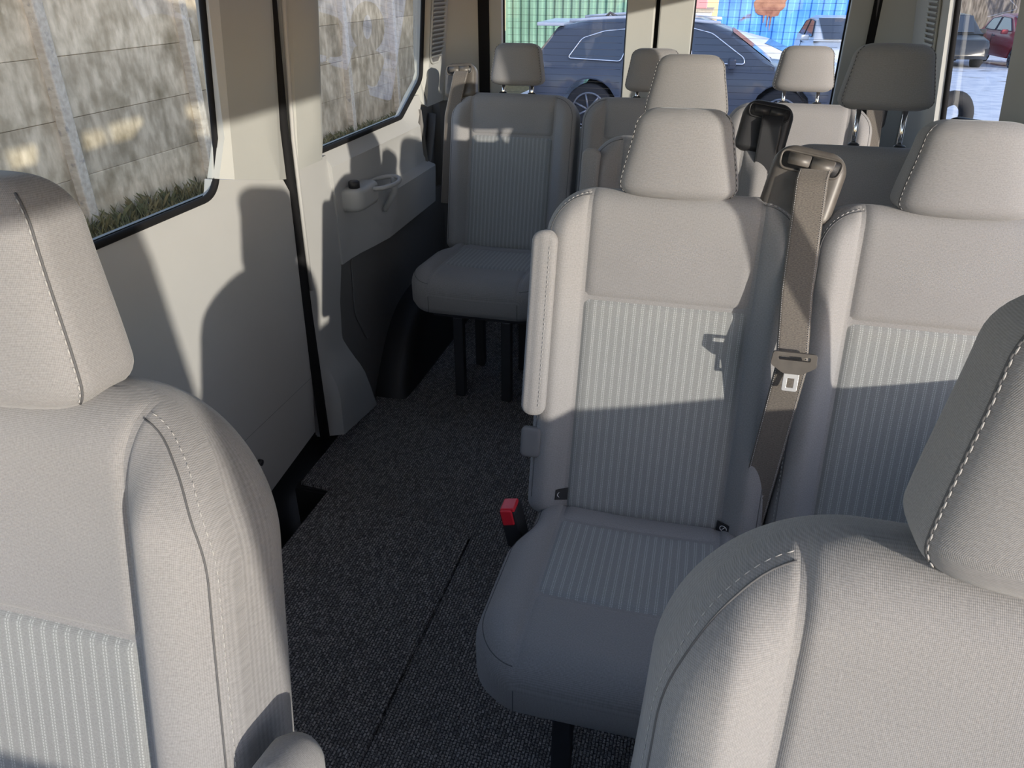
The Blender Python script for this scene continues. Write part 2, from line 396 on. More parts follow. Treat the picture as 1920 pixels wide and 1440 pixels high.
def make_headrest(parent, z0, h, wb, wt, th, y0, tilt, post=0.0, x0=0.0, seams=True, detail=1.0):
    """lofted headrest: z0 bottom height, wb/wt half widths, th half depth"""
    ca, sa = math.cos(tilt), math.sin(tilt)
    def prof(t):
        w = wb + (wt - wb) * sm(t) ; 
        k = 1.0
        if t < 0.17: k = math.sqrt(max(0, 1 - ((0.17 - t) / 0.17) ** 2)) 
        if t > 0.80: k = math.sqrt(max(0, 1 - ((t - 0.80) / 0.20) ** 2))
        ww = w - min(0.042, wb * .36) * (1 - k); tt = th * (1.0 - 0.22 * t) - min(0.026, th * .6) * (1 - k)
        return max(0.004, ww), max(0.003, tt)
    def P(t, a, off=0.0):
        w, d = prof(t); w += off; d += off; e = 0.42
        c, s_ = math.cos(a), math.sin(a)
        x = w * math.copysign(abs(c) ** e, c); y = d * math.copysign(abs(s_) ** e, s_)
        y -= 0.010 * math.cos(x / max(w, .01) * math.pi / 2) * (1 if s_ < 0 else 0)
        zz = t * h
        return Vector((x0 + x, y0 + y * ca + zz * sa, z0 + zz * ca - y * sa))
    bm = bmesh.new(); n = 56; ts = [0.5 - 0.5 * math.cos(math.pi * i / 34) for i in range(35)]
    G = []; UV = []
    for t in ts:
        row = []; uv = []; acc = 0.0; pp = None
        for k in range(n + 1):
            p = P(t, 2 * math.pi * k / n - math.pi / 2); 
            if pp is not None: acc += (p - pp).length
            pp = p; row.append(p); uv.append((acc, t * h))
        G.append(row); UV.append(uv)
    V = add_grid(bm, G, UV)
    bm.faces.new([V[0][k] for k in range(n)][::-1]); bm.faces.new([V[-1][k] for k in range(n)])
    bmesh.ops.remove_doubles(bm, verts=bm.verts, dist=1e-6); bmesh.ops.recalc_face_normals(bm, faces=bm.faces)
    hr = mk('headrest', bm, 'fabric', parent)
    if seams:
        for sgn in (-1, 1):
            a = -math.pi / 2 + sgn * math.radians(66)
            line = [P(0.05 + 0.90 * i / 30, a, 0.0004) for i in range(31)]
            seam('piping', line, 'piping', hr, 0.0012)
            a2 = -math.pi / 2 + sgn * math.radians(63)
            seam('stitching', [P(0.06 + 0.88 * i / 30, a2, 0.0012) for i in range(31)], 'thread', hr, 0.0007 * detail, step=1)
    if post > 0:
        for sgn in (-1, 1):
            bm = bmesh.new(); add_tube(bm, [(x0 + sgn * 0.052, y0 - post * sa - .004, z0 - post * ca), (x0 + sgn * 0.052, y0 + 0.02 * sa, z0 + 0.02 * ca)], 0.0058, 12)
            mk('headrest_post', bm, 'chrome', hr)
    return hr

def webbing(name, pts, half, parent, m='belt', wd=Vector((1, 0, 0)), th=0.0012):
    bm = bmesh.new(); G = []; UV = []; acc = 0; pp = None
    pts = [Vector(p) for p in pts]
    for i, p in enumerate(pts):
        if pp is not None: acc += (p - pp).length
        pp = p
        d = (pts[min(i + 1, len(pts) - 1)] - pts[max(i - 1, 0)]).normalized(); nn = d.cross(wd).normalized()
        row = []; uv = []
        for k in range(9):
            u = (k / 8 - .5) * 2; row.append(p + wd * half * u + nn * th); uv.append((half * u, acc))
        for k in range(8, -1, -1):
            u = (k / 8 - .5) * 2; row.append(p + wd * half * u - nn * th); uv.append((half * u, acc))
        row.append(row[0]); uv.append(uv[0])
        G.append(row); UV.append(uv)
    add_grid(bm, G, UV); bmesh.ops.remove_doubles(bm, verts=bm.verts, dist=1e-6); bmesh.ops.recalc_face_normals(bm, faces=bm.faces)
    w = mk(name, bm, m, parent)
    for sgn in (-1, 1):
        seam('stitching', [p + wd * sgn * (half - .0025) + Vector((0, -.0022, .0012)) for p in pts], 'thread' if m == 'belt' else 'black', w, 0.0006, step=1, dash=0.0022, gap=0.0016)
    return w

def belt_guide(parent, x, y, z, roll, sc_=1.0, m='brownblack', belt=True, end=None, tongue=None, beltm='belt', yawd=0.0):
    """shoulder belt guide on the seat's shoulder: rounded housing, deep mouth, two jaws"""
    R = Matrix.Rotation(roll, 3, 'Y') @ Matrix.Rotation(yawd, 3, 'Z') @ Matrix.Rotation(math.radians(-20), 3, 'X')
    o = Vector((x, y, z))
    def T(a, b, c): return o + R @ Vector((a * sc_, b * sc_, c * sc_))
    # housing (pad coordinates: a across, c up, b depth)
    pad = Pad(0.060, 0.125, 0.034, 0.020, 0.016, 0.055, 0.02, 0.0, lambda xx, vv, dd: T(xx, -dd, vv - 0.06), crown=0.0)
    h = pad.body('belt_guide', m, parent, 20, 24)
    bm = bmesh.new()                                         # raised rim round the mouth
    rim = rpoly([(-.047, .022), (.047, .022), (.050, .052), (-.050, .052)], .012)
    rim = [(a, c) for a, c in rim]
    add_tube(bm, [T(a, -.001, c) for a, c in rim], .0022 * sc_, 6, closed=True)
    mk('mouth_rim', bm, m, h)
    bm = bmesh.new()
    mo = rpoly([(-.044, .024), (.044, .024), (.047, .050), (-.047, .050)], .011)
    A = [bm.verts.new(T(a, -.0022, c)) for a, c in mo]; B = [bm.verts.new(T(a, .004, c)) for a, c in mo]
    bm.faces.new(A); bm.faces.new(B[::-1])
    for i in range(len(A)): bm.faces.new((A[i], B[i], B[(i + 1) % len(A)], A[(i + 1) % len(A)]))
    bmesh.ops.recalc_face_normals(bm, faces=bm.faces)
    mk('mouth', bm, 'black', h)
    for sgn in (-1, 1):                                       # two jaw flaps
        bm = bmesh.new()
        q = rpoly([(sgn * .001, .030), (sgn * .036, .030), (sgn * .038, .049), (sgn * .001, .049)], .003, 3)
        A = [bm.verts.new(T(a, -.0052, c)) for a, c in q]; B = [bm.verts.new(T(a, -.0018, c)) for a, c in q]
        bm.faces.new(A); bm.faces.new(B[::-1])
        for i in range(len(A)): bm.faces.new((A[i], B[i], B[(i + 1) % len(A)], A[(i + 1) % len(A)]))
        bmesh.ops.recalc_face_normals(bm, faces=bm.faces)
        mk('jaw', bm, m, h)
    if end is not None:
        p0 = T(0.010, -.004, .030); p1 = T(0.010, -.020, .012)
        pts = [p0, p1]; e0 = Vector(end[0])
        allp = [p1] + [Vector(e) for e in end]
        for a, b in zip(allp, allp[1:]):
            for k in range(1, 13): pts.append(a.lerp(b, k / 12))
        webbing('belt_webbing', pts, 0.0255, h, beltm)
    return h

def make_tongue(parent, p, down, m=None):
    """belt tongue: black slotted grip with a chromed plate below"""
    p = Vector(p); down = Vector(down).normalized(); ax = Vector((1, 0, 0)); out = ax.cross(down).normalized()
    if out.y > 0: out = -out
    ax = ax
    def T(a, b, c): return p + ax * a + down * b + out * c
    def slab(bm, poly, c0, c1, hole=None):
        es = []; 
        for lp in [poly] + ([hole] if hole else []):
            vs = [bm.verts.new(T(a, b, c0)) for a, b in lp]; es += [bm.edges.new((vs[i], vs[(i + 1) % len(vs)])) for i in range(len(vs))]
        bmesh.ops.triangle_fill(bm, edges=es, use_beauty=True)
        r = bmesh.ops.extrude_face_region(bm, geom=bm.faces[:])
        for v in [g for g in r['geom'] if isinstance(g, bmesh.types.BMVert)]: v.co += out * (c1 - c0)
        bmesh.ops.recalc_face_normals(bm, faces=bm.faces)
    bm = bmesh.new()
    slab(bm, rpoly([(-.034, -.014), (.034, -.014), (.036, .008), (.014, .022), (-.014, .022), (-.036, .008)], .004, 3), .001, .009,
         rpoly([(-.025, -.008), (.025, -.008), (.025, -.001), (-.025, -.001)], .002, 2))
    g = mk('belt_tongue', bm, 'brownblack', parent, False, 0.0012)
    bm = bmesh.new()
    slab(bm, rpoly([(-.012, .018), (.012, .018), (.012, .052), (-.012, .052)], .003, 3), .003, .006,
         rpoly([(-.0055, .030), (.0055, .030), (.0055, .046), (-.0055, .046)], .001, 2))
    mk('latch_plate', bm, 'latch', g, False, 0.0006)
    return g

# ------------------------------------------------------------------ passenger seat
def make_seat(name, x, y, label, group='cloth passenger seats in rows behind the front seats', zh=0.40, L=0.600, tilt=14.0, hr_up=0.012, hr=(0.105, 0.082, 0.150), armrest=False,
              cushion=True, detail=1, guide=None, anchors=False, legs=True, vfrac=.445):
    root = empty(name, (x, y, 0), label, 'seat', group)
    a = math.radians(tilt); ca, sa = math.cos(a), math.sin(a)
    mp = lambda xx, v, d: Vector((xx, -d * ca + v * sa, zh + v * ca + d * sa))
    W, R, c = 0.226, 0.085, 0.149
    pad = Pad(W, L, R, 0.03, 0.042, 0.115, c, 0.030, mp)
    back = pad.body('backrest', 'fabric', root, 72 if detail > 1 else 40, 72 if detail > 1 else 44)
    vi = vfrac * L / 0.6
    cw = lambda v: min(c, pad.hw(v) - .002)
    pad.sheet('upper_panel', 'fabric', back, lambda v: -cw(v), cw, vi, L - 0.001, 22, 26, edges=(1, 1, 1, 0))
    pad.sheet('striped_insert', 'insert', back, -c, c, 0.006, vi, 22, 40, label='striped insert with rows of pale dotted stitching')
    for s in (-1, 1):
        lim = L - 0.004
        f0 = lambda v, s=s: s * (c if pad.hw(v) > c + .004 else pad.hw(v) - .004); f1 = lambda v, s=s: s * pad.hw(v)
        if s > 0: pad.sheet('side_bolster', 'fabric', back, f0, f1, 0.004, lim, 20, 50, edges=(1, 0, 0, 0))
        else: pad.sheet('side_bolster', 'fabric', back, f1, f0, 0.004, lim, 20, 50, edges=(0, 1, 0, 0))
        # curved seam round the shoulder
        e0 = 0.012; rr = R - e0; pts = []
        for k in range(15):
            q = math.pi / 2 * (1 - k / 14); xx = W - R + rr * math.cos(q); vv = L - R + rr * math.sin(q)
            if xx >= c - .002: pts.append((xx, vv))
        if pts and pts[0][0] > c: pts = [(c, pts[0][1] + .001)] + pts
        for k in range(1, 26): pts.append((W - e0, (L - R) * (1 - k / 26) + 0.02 * (k / 26)))
        if detail: seam('piping', [pad.P(s * xx, vv, 0.0042) for xx, vv in pts], 'piping', back, 0.0009)
        if detail > 1:
            seam('stitching', [pad.P(s * (xx + .0035 * (1 if i > 10 else .3)), vv + (.0035 if i <= 10 else 0), 0.0052) for i, (xx, vv) in enumerate(pts)], 'thread', back, 0.0008, step=1)
    # head restraint guides
    for s in (-1, 1):
        bm = bmesh.new(); p = mp(s * 0.052, L, -0.045); add_tube(bm, [p + Vector((0, 0, -.012)), p + Vector((0, 0, .004)), p + Vector((0, 0, .007))], [0.014, 0.014, 0.009], 16)
        mk('headrest_guide', bm, 'black', back)
    tp = mp(0, L, -0.045)
    make_headrest(root, tp.z + hr_up, hr[2], hr[0], hr[1], 0.052, tp.y + hr_up * sa, math.radians(6), post=hr_up + .03, seams=detail > 0)
    if anchors:
        for s, vv in ((-1, 0.050), (1, 0.030)):                                # little black child-seat anchor tags
            bm = bmesh.new(); q = [pad.P(s * (c + dx), vv + dv, .0055) for dx, dv in ((-.004, -.012), (.018, -.010), (.018, .010), (-.004, .012))]
            q2 = [p_ + Vector((0, .003, 0)) for p_ in q]; A = [bm.verts.new(p_) for p_ in q]; B = [bm.verts.new(p_) for p_ in q2]
            bm.faces.new(A); bm.faces.new(B[::-1])
            for i in range(4): bm.faces.new((A[i], B[i], B[(i + 1) % 4], A[(i + 1) % 4]))
            bmesh.ops.recalc_face_normals(bm, faces=bm.faces)
            tg = mk('anchor_tag', bm, 'black', back, False); tg['label'] = 'small black tag with a round white symbol'
            bm = bmesh.new(); cx = s * (c + .008)
            ring = [pad.P(cx + .006 * math.cos(k * math.pi / 7), vv + .006 * math.sin(k * math.pi / 7), .0068) for k in range(11)]
            add_tube(bm, ring, .0008, 5); add_tube(bm, [pad.P(cx - .002, vv - .003, .0068), pad.P(cx + .002, vv + .003, .0068)], .0009, 5)
            mk('tag_symbol', bm, 'mark', tg)
    if cushion:
        cl = 0.440; zc = 0.420 + (zh - .40)
        mc = lambda xx, v, d: Vector((xx, 0.045 - v, zc + d + v * 0.055 - 0.03 * sm((v - .36) / .2)))
        cp = Pad(0.230, cl + .02, 0.085, 0.03, 0.052, 0.122, c, 0.012, mc, crown=-0.004)
        _hw, _e = cp.hw, cp.e
        cp.hw = lambda v: _hw(v) - 0.028 * sm((.20 - v) / .10)
        cp.e = lambda xx, v: min(_e(xx, v), max(0, cp.hw(v) - abs(xx)))
        cu = cp.body('cushion', 'fabric', root)
        cp.sheet('cushion_insert', 'insert', cu, -c, c, 0.085, 0.305, 22, 26, label='striped insert with rows of pale dotted stitching')
        cp.sheet('rear_strip', 'fabric', cu, -c, c, 0.03, 0.085, 22, 10)
        cp.sheet('front_panel', 'fabric', cu, lambda v: -min(c, cp.hw(v)), lambda v: min(c, cp.hw(v)), 0.305, cl + .019, 22, 26, edges=(1, 1, 1, 0))
        for s in (-1, 1):
            if s > 0: cp.sheet('cushion_side', 'fabric', cu, lambda v: min(c, cp.hw(v)), lambda v: cp.hw(v), 0.03, cl + .016, 16, 40, edges=(1, 0, 0, 0))
            else: cp.sheet('cushion_side', 'fabric', cu, lambda v: -cp.hw(v), lambda v: -min(c, cp.hw(v)), 0.03, cl + .016, 16, 40, edges=(0, 1, 0, 0))
            if detail:
                e0 = .012; pts = []
                RR = cp.R - e0
                for k in range(22): vq = 0.06 + (cp.H - cp.R - .06) * k / 22; pts.append((cp.hw(vq) - e0, vq))
                for k in range(16):
                    q = math.pi / 2 * k / 15; xx = cp.W - cp.R + RR * math.cos(q)
                    if xx > c: pts.append((xx, cp.H - cp.R + RR * math.sin(q)))
                seam('piping', [cp.P(s * xx, vv, .004) for xx, vv in pts], 'piping', cu, .0009)
                drop = [cp.mp(s * c, cp.H, dd) + Vector((0, -.0006, 0)) for dd in [-.052 - .006 * k for k in range(10)]]
                seam('piping', drop, 'piping', cu, .0009)
        # steel frame and legs
        bm = bmesh.new(); add_box(bm, (0, -.17, zc - .140), (0.34, 0.30, 0.022)); mk('seat_frame', bm, 'steel', root, False, .004)
        if legs:
            for s in (-1, 1):
                for yy, lean in ((-.30, 0), (-.05, .0)):
                    bm = bmesh.new(); add_box(bm, (s * 0.085, yy, (zc - .150) / 2 + .003), (0.036, 0.030, zc - .158)); mk('leg', bm, 'steel', root, False, .004)
        # buckle on the aisle side
    if armrest:
        # folded-up padded armrest on the aisle side
        ar = Pad(0.023, 0.345, 0.020, 0.018, 0.010, 0.085, .010, 0.0, lambda xx, v, d: mp(-W + 0.006 + xx, v + 0.215, d + 0.050), crown=.002)
        am = ar.body('armrest', 'fabric', root, 18, 34)
        seam('stitching', [ar.P(.0125, .02 + .30 * k / 20, .0008) for k in range(21)], 'thread', am, .0005, step=1)
        rc = Pad(0.020, 0.060, 0.008, 0.010, 0.004, 0.02, .01, 0, lambda xx, v, d: mp(-W + 0.004 + xx, v + 0.125, d + 0.033), crown=0)
        rc.body('armrest_pivot_cover', 'backplastic', am, 8, 10)
    if guide: guide(root, mp, pad)
    return root

def buckle(parent, x, y, z, rx=0.0):
    b = D.objects.new('belt_buckle', None)
    bm = bmesh.new(); R = Matrix.Rotation(rx, 3, 'X') @ Matrix.Rotation(math.radians(-12), 3, 'Y')
    add_box(bm, Vector((x, y, z)) + R @ Vector((0, 0, -.02)), (0.034, 0.046, 0.085), R)
    bk = mk('belt_buckle', bm, 'black', parent, False, .004)
    bm = bmesh.new(); add_box(bm, Vector((x, y, z)) + R @ Vector((0, -.003, 0.021)), (0.029, 0.036, 0.016), R)
    add_box(bm, Vector((x, y, z)) + R @ Vector((-.002, -.0235, 0.010)), (0.024, 0.006, 0.034), R)
    rb = mk('release_button', bm, 'red', bk, False, .0025); rb['label'] = 'red release button'
    bm = bmesh.new(); add_tube(bm, [Vector((x, y, z - .05)), Vector((x + .01, y + .01, z - .11)), Vector((x + .04, y + .03, z - .16))], .012, 8)
    mk('buckle_stalk', bm, 'black', bk)
    D.objects.remove(b)
    return bk

def guideA(root, mp, pad):
    h = belt_guide(root, 0.207, 0.175, 1.020, math.radians(9), 1.02, yawd=math.radians(-8), end=[(0.216, 0.07, 0.87), (0.222, 0.010, 0.760), (0.20, 0.01, 0.40), (0.20, 0.02, 0.30)])
    make_tongue(h, (0.222, -0.000, 0.778), (-0.01, -0.22, -1))
    webs = [(0.198, 0.03, 0.70), (0.185, 0.05, 0.62)]
    bk = buckle(root, -0.243, -0.050, 0.405)
def guide3(root, mp, pad):
    belt_guide(root, 0.195, 0.150, 1.01, math.radians(9), 1.0, m='black', end=[(0.200, 0.10, 0.85), (0.20, 0.03, 0.60)], beltm='black')
def guide3b(root, mp, pad):
    belt_guide(root, 0.185, 0.140, 0.99, math.radians(7), 1.0, m='black', end=[(0.21, 0.08, 0.80), (0.21, 0.03, 0.60)], beltm='black')
def guideC(root, mp, pad):
    belt_guide(root, -0.205, 0.150, 1.015, math.radians(-4), 0.95, m='brownblack', end=[(-0.225, 0.11, 0.90), (-0.235, 0.06, 0.60)])
def guideE(root, mp, pad):
    belt_guide(root, 0.215, 0.165, 0.965, math.radians(4), 0.9, m='black', end=[(0.23, 0.12, 0.85), (0.23, 0.05, 0.60)])

ROW2, ROW3, ROW4 = 1.18, 1.84, 2.54
make_seat('passenger_seat', 0.153, ROW2, 'nearest aisle seat, grey cloth, with red-buttoned buckle and brown belt on its shoulder', zh=.382, L=.640, hr_up=-.008, vfrac=.415, detail=2, armrest=True, anchors=True, guide=guideA)
make_seat('passenger_seat', 0.612, ROW2, 'grey cloth seat right of the brown seat belt, partly behind the driver seat headrest', zh=.382, L=.640, vfrac=.415, detail=2, hr_up=-.010, anchors=True)
make_seat('passenger_seat', 0.130, ROW3, 'shaded middle-row aisle seat, its dark headrest showing just above the nearest aisle seat', detail=1, armrest=True, hr_up=.045, guide=guide3)
make_seat('passenger_seat', 0.590, ROW3, 'shaded dark seat with headrest raised high on two long chrome posts', detail=1, hr_up=.082, hr=(.105, .085, .145), guide=guide3b)
make_seat('passenger_seat', -0.480, ROW4, 'grey cloth rear-row seat beside the wheel arch, fully visible at the end of the aisle', detail=1, zh=.445, L=.555, hr_up=.028, hr=(.094, .078, .135), guide=guideC)
make_seat('passenger_seat', -0.010, ROW4, 'centre rear-row seat half hidden behind the nearest aisle seat headrest', detail=1, zh=.445, L=.555, hr_up=.020, hr=(.094, .078, .135))
make_seat('passenger_seat', 0.465, ROW4, 'rear-row seat on the right, its lit headrest on chrome posts before the blue container', detail=1, zh=.445, L=.555, hr_up=.036, hr=(.094, .078, .135), guide=guideE)

# ------------------------------------------------------------------ front seats
def make_front(name, x, y, label, side, hrx=0.0, arm=False, tilt=14, zh=.418, hh=.205, hwid=.126, hdz=0.0):
    root = empty(name, (x, y, 0), label, 'seat', 'front seats seen from ahead')
    a = math.radians(tilt); ca, sa = math.cos(a), math.sin(a); L = .60
    mp = lambda xx, v, d: Vector((xx * (1 + .04 * math.cos(v / L * 3.1)), -d * ca + v * sa, zh + v * ca + d * sa))
    W, R, c = 0.266, 0.150, 0.164
    pad = Pad(W, L, R, 0.05, 0.058, 0.105, c, 0.040, mp, crown=-0.002, bw=.055)
    back = pad.body('backrest', 'fabric', root, 100, 100)
    vi = 0.368
    cw = lambda v: min(c, pad.hw(v) - .003)
    pad.sheet('upper_panel', 'fabric', back, lambda v: -cw(v), cw, vi, L - .001, 40, 80, edges=(1, 1, 1, 0), tw=.006)
    pad.sheet('striped_insert', 'insert', back, -c, c, 0.01, vi, 30, 50, tw=.006, label='striped insert with rows of pale dotted stitching')
    for s in (-1, 1):
        f0 = lambda v, s=s: s * (c if pad.hw(v) > c + .006 else pad.hw(v) - .006); f1 = lambda v, s=s: s * pad.hw(v)
        if s > 0: pad.sheet('side_bolster', 'fabric', back, f0, f1, 0.006, L - .006, 36, 110, edges=(1, 0, 0, 0), tw=.006)
        else: pad.sheet('side_bolster', 'fabric', back, f1, f0, 0.006, L - .006, 36, 110, edges=(0, 1, 0, 0), tw=.006)
        e0 = 0.009; rr = R - e0; pts = []
        for k in range(25):
            q = math.pi / 2 * (1 - k / 24); xx = W - R + rr * math.cos(q); vv = L - R + rr * math.sin(q)
            if xx >= c: pts.append((xx, vv))
        for k in range(1, 40): pts.append((W - e0, (L - R) * (1 - k / 40) + .03 * k / 40))
        seam('piping', [pad.P(s * xx, vv, .0042) for xx, vv in pts], 'piping', back, .0010)
        off = []
        for i, (xx, vv) in enumerate(pts):
            a_, b_ = Vector(pts[max(i - 1, 0)]), Vector(pts[min(i + 1, len(pts) - 1)]); d_ = (b_ - a_).normalized(); n_ = Vector((-d_.y, d_.x)) 
            off.append((xx + n_.x * .0045, vv + n_.y * .0045))
        seam('stitching', [pad.P(s * xx, vv, .0050) for xx, vv in off], 'thread', back, .0006, step=1, dash=.0055, gap=.0035)
    tp = mp(0, L, -.055)
    for s in (-1, 1):
        bm = bmesh.new(); p = mp(s * 0.06, L, -0.055); add_tube(bm, [p + Vector((0, 0, -.012)), p + Vector((0, 0, .006))], 0.014, 16); mk('headrest_guide', bm, 'black', back)
    make_headrest(root, tp.z - .006 + hdz, hh, hwid, hwid - .020, .050, tp.y - .012, math.radians(4), post=.03, x0=hrx, detail=1.2)
    # cushion and base, mostly below the frame
    mc = lambda xx, v, d: Vector((xx, 0.05 - v, .42 + d + v * .05))
    cp = Pad(.26, .52, .09, .03, .06, .16, c, .02, mc); cu = cp.body('cushion', 'fabric', root)
    cp.sheet('cushion_insert', 'insert', cu, -c, c, .09, .36, 20, 20)
    bm = bmesh.new(); add_box(bm, (0, -.19, .136), (.42, .40, .26)); mk('seat_base', bm, 'dkgrey', root, False, .01)
    if arm:
        ap = Pad(.028, .30, .026, .026, .024, .075, .02, 0, lambda xx, v, d: mp(W + .046 + xx, v - .008, d + .045), crown=.004)
        am = ap.body('armrest', 'fabric', root, 20, 30)
        seam('piping', [ap.P(.018, .02 + .24 * k / 14, .0008) for k in range(15)], 'piping', am, .0009)
    return root
make_front('front_seat', -0.424, 0.310, 'pinkish sunlit front passenger seat with rounded headrest at the left edge', -1, arm=True, hrx=-.008, zh=.426, hdz=-.008)
make_front('front_seat', 0.462, 0.300, 'driver seat in the lower right corner, back and headrest seen close up', 1, hrx=.034, zh=.394)

# ------------------------------------------------------------------ the van: floor, walls, roof
def struct(o): o['kind'] = 'structure'; return o
def quad(name, pts, m, parent=None, thick=0.0):
    bm = bmesh.new(); vs = [bm.verts.new(p) for p in pts]; bm.faces.new(vs)
    if thick:
        r = bmesh.ops.extrude_face_region(bm, geom=bm.faces[:])
        for v in [g for g in r['geom'] if isinstance(g, bmesh.types.BMVert)]: v.co.z -= thick
    bmesh.ops.recalc_face_normals(bm, faces=bm.faces)
    return mk(name, bm, m, parent, False)

struct(prism('floor', [(-.765, -1.0), (.86, -1.0), (.86, 3.12), (-.88, 3.12), (-.88, 1.60), (-.765, 1.60)], 'z', -.06, -.006, 'black'))
struct(prism('floor', [(-.93, -1.0), (-.765, -1.0), (-.765, 1.60), (-.88, 1.60), (-.88, 1.80), (-.93, 1.80)], 'z', -.24, -.19, 'black'))   # step well beside the sliding door
struct(prism('trim_1', [(-.772, -1.0), (-.765, -1.0), (-.765, 1.60), (-.88, 1.60), (-.88, 1.593), (-.772, 1.593)], 'z', -.20, -.012, 'black'))
tag(prism('carpet', [(-.755, -.9), (.845, -.9), (.845, 3.05), (-.745, 3.05), (-.745, 2.28), (-.79, 2.23), (-.875, 2.13), (-.875, 1.88), (-.868, 1.612), (-.755, 1.602)], 'z', -.006, .004, 'carpet'),
    'dark charcoal ribbed loop carpet covering the aisle and floor under the seats', 'carpet')
tag(prism('floor_mat', rpoly([(-.770, .20), (-.318, .20), (-.300, 1.50), (-.765, 1.590)], [0, 0.01, .02, .01], 3), 'z', .0045, .013, 'carpet', bevel=.003),
    'loose dark ribbed carpet mat lying on the aisle carpet beside the sliding door step', 'mat')

def doorx(y, z):
    if z >= .90: x = .880 - (z - .90) * .12
    elif z > .84: x = .853 + (z - .84) / .06 * .027
    elif z > .28: x = .853 + (.84 - z) / .56 * .019
    else: x = .872 + (.28 - z) / .28 * .025
    return -x
low = [(-.95, .045), (1.48, .045), (1.765, .085), (1.752, .870), (1.69, .883), (1.475, .933)] + rpoly([(1.475, .930), (1.465, .893), (1.30, .893)], [0, .03, 0], 6)[1:] + [(-.95, .893)]
dl = struct(panel('door_1', low, [], doorx, -.02, 'grey', zc=(.84, .28), yc=()))
bm = bmesh.new(); add_tube(bm, [(-.868, 1.447, .183), (-.8785, 1.447, .183)], .009, 12); mk('screw_cover', bm, 'black', dl)
bm = bmesh.new(); add_tube(bm, [(-.8728, -.2 + 1.96 * k / 10, .282) for k in range(11)], .0012, 5); mk('panel_seam', bm, 'black', dl)
def pillx(y, z):
    base = -(.852 - (z - .88) * .10)
    k = sm((y - 1.475) / .03) - sm((y - 1.70) / .03) * .6
    return base - .012 + .020 * k
mkp = struct(panel('trim_2', [(1.475, .935), (1.693, .884), (1.752, .872), (1.735, 1.0), (1.725, 1.74), (1.478, 1.74), (1.492, 1.02)], [], pillx, -.03, 'beige', zc=(), yc=(1.49, 1.505, 1.56, 1.62, 1.64, 1.70, 1.715)))
# seal between door and body
bm = bmesh.new()
add_tube(bm, [(-.862, 1.772, .06), (-.862, 1.770, .5), (-.858, 1.768, .86), (-.852, 1.760, 1.0), (-.80, 1.735, 1.7)], .015, 10); struct(mk('trim_3', bm, 'rubber'))
bm = bmesh.new()
add_tube(bm, [(-.852, 1.792, .55), (-.846, 1.790, .86), (-.838, 1.780, .97), (-.800, 1.757, 1.3), (-.76, 1.752, 1.7)], .006, 8); struct(mk('trim_3', bm, 'grey'))
struct(quad('trim_3', [(-.905, 1.70, -.2), (-.905, 1.86, -.2), (-.905, 1.86, 1.74), (-.905, 1.70, 1.74)], 'rubber'))
def cpx(y, z):
    x = .852 - (z - .88) * .10 if z > .88 else .853 + (.88 - z) * .022
    k = sm((.34 - z) / .16); x -= .045 * k * sm((y - 1.80) / .03)
    x += .02 * sm((1.80 - y) / .012)
    if z > .88: x += 0.016 * sm((y - 1.93) / .04)
    return -x
struct(panel('trim_4', [(1.785, .885), (1.945, .885), (1.972, .93), (1.955, 1.74), (1.750, 1.74), (1.765, 1.1)], [], lambda y, z: cpx(y, z) + .006, -.03, 'beige', yc=(1.80, 1.93, 1.95), zc=(1.0,)))
struct(panel('trim_5', [(1.79, .05), (2.085, .012), (2.045, .11), (1.985, .24), (1.962, .32), (1.972, .44), (2.003, .555), (2.003, .70), (2.00, .884), (1.79, .884)], [], cpx, -.03, 'grey', yc=(1.80, 1.81, 1.83, 1.9), zc=(.34, .31, .28, .25, .22, .18)))
def qx(y, z):
    if z > .889: x = .880 if y < 2.735 else .858
    elif z > .85: x = .853 + (z - .85) / .039 * .027
    elif z > .715: x = .853 + .010 * sm((.85 - z) / .03) * sm((y - 2.33) / .05) * sm((2.66 - y) / .05)
    else: x = .853 - .030 * sm((.715 - z) / .02)
    if z <= .85 and y < 2.33: x = .853 + (0 if z > .6 else 0) - (.030 * sm((.715 - z) / .1) * sm((y - 2.06) / .25) if z <= .715 else 0)
    return -x
g2 = [(2.0, .555), (2.30, .552), (2.765, .560), (2.785, .70), (2.74, .74), (2.72, .86), (2.755, .920), (2.74, .955), (2.688, .950), (2.60, .899), (2.57, .893), (2.0, .893)]
struct(panel('wall_left', g2, [], qx, -.02, 'grey', zc=(.85, .83, .74, .715, .705, .695, .66), yc=(2.06, 2.12, 2.2, 2.33, 2.38, 2.61, 2.66)))
bx = lambda y, z: -(.852 - (z - .88) * .10 + .026 * sm((2.805 - y) / .03) * (1 if z > .93 and y < 2.79 else 0))
struct(panel('trim_6', [(2.688, .950), (2.74, .955), (2.755, .920), (2.80, .905), (2.98, .905), (2.98, 1.74), (2.747, 1.74), (2.765, 1.25), (2.785, 1.03), (2.778, 1.0)], [], bx, -.03, 'beige', yc=(2.795, 2.81), zc=(1.1,)))
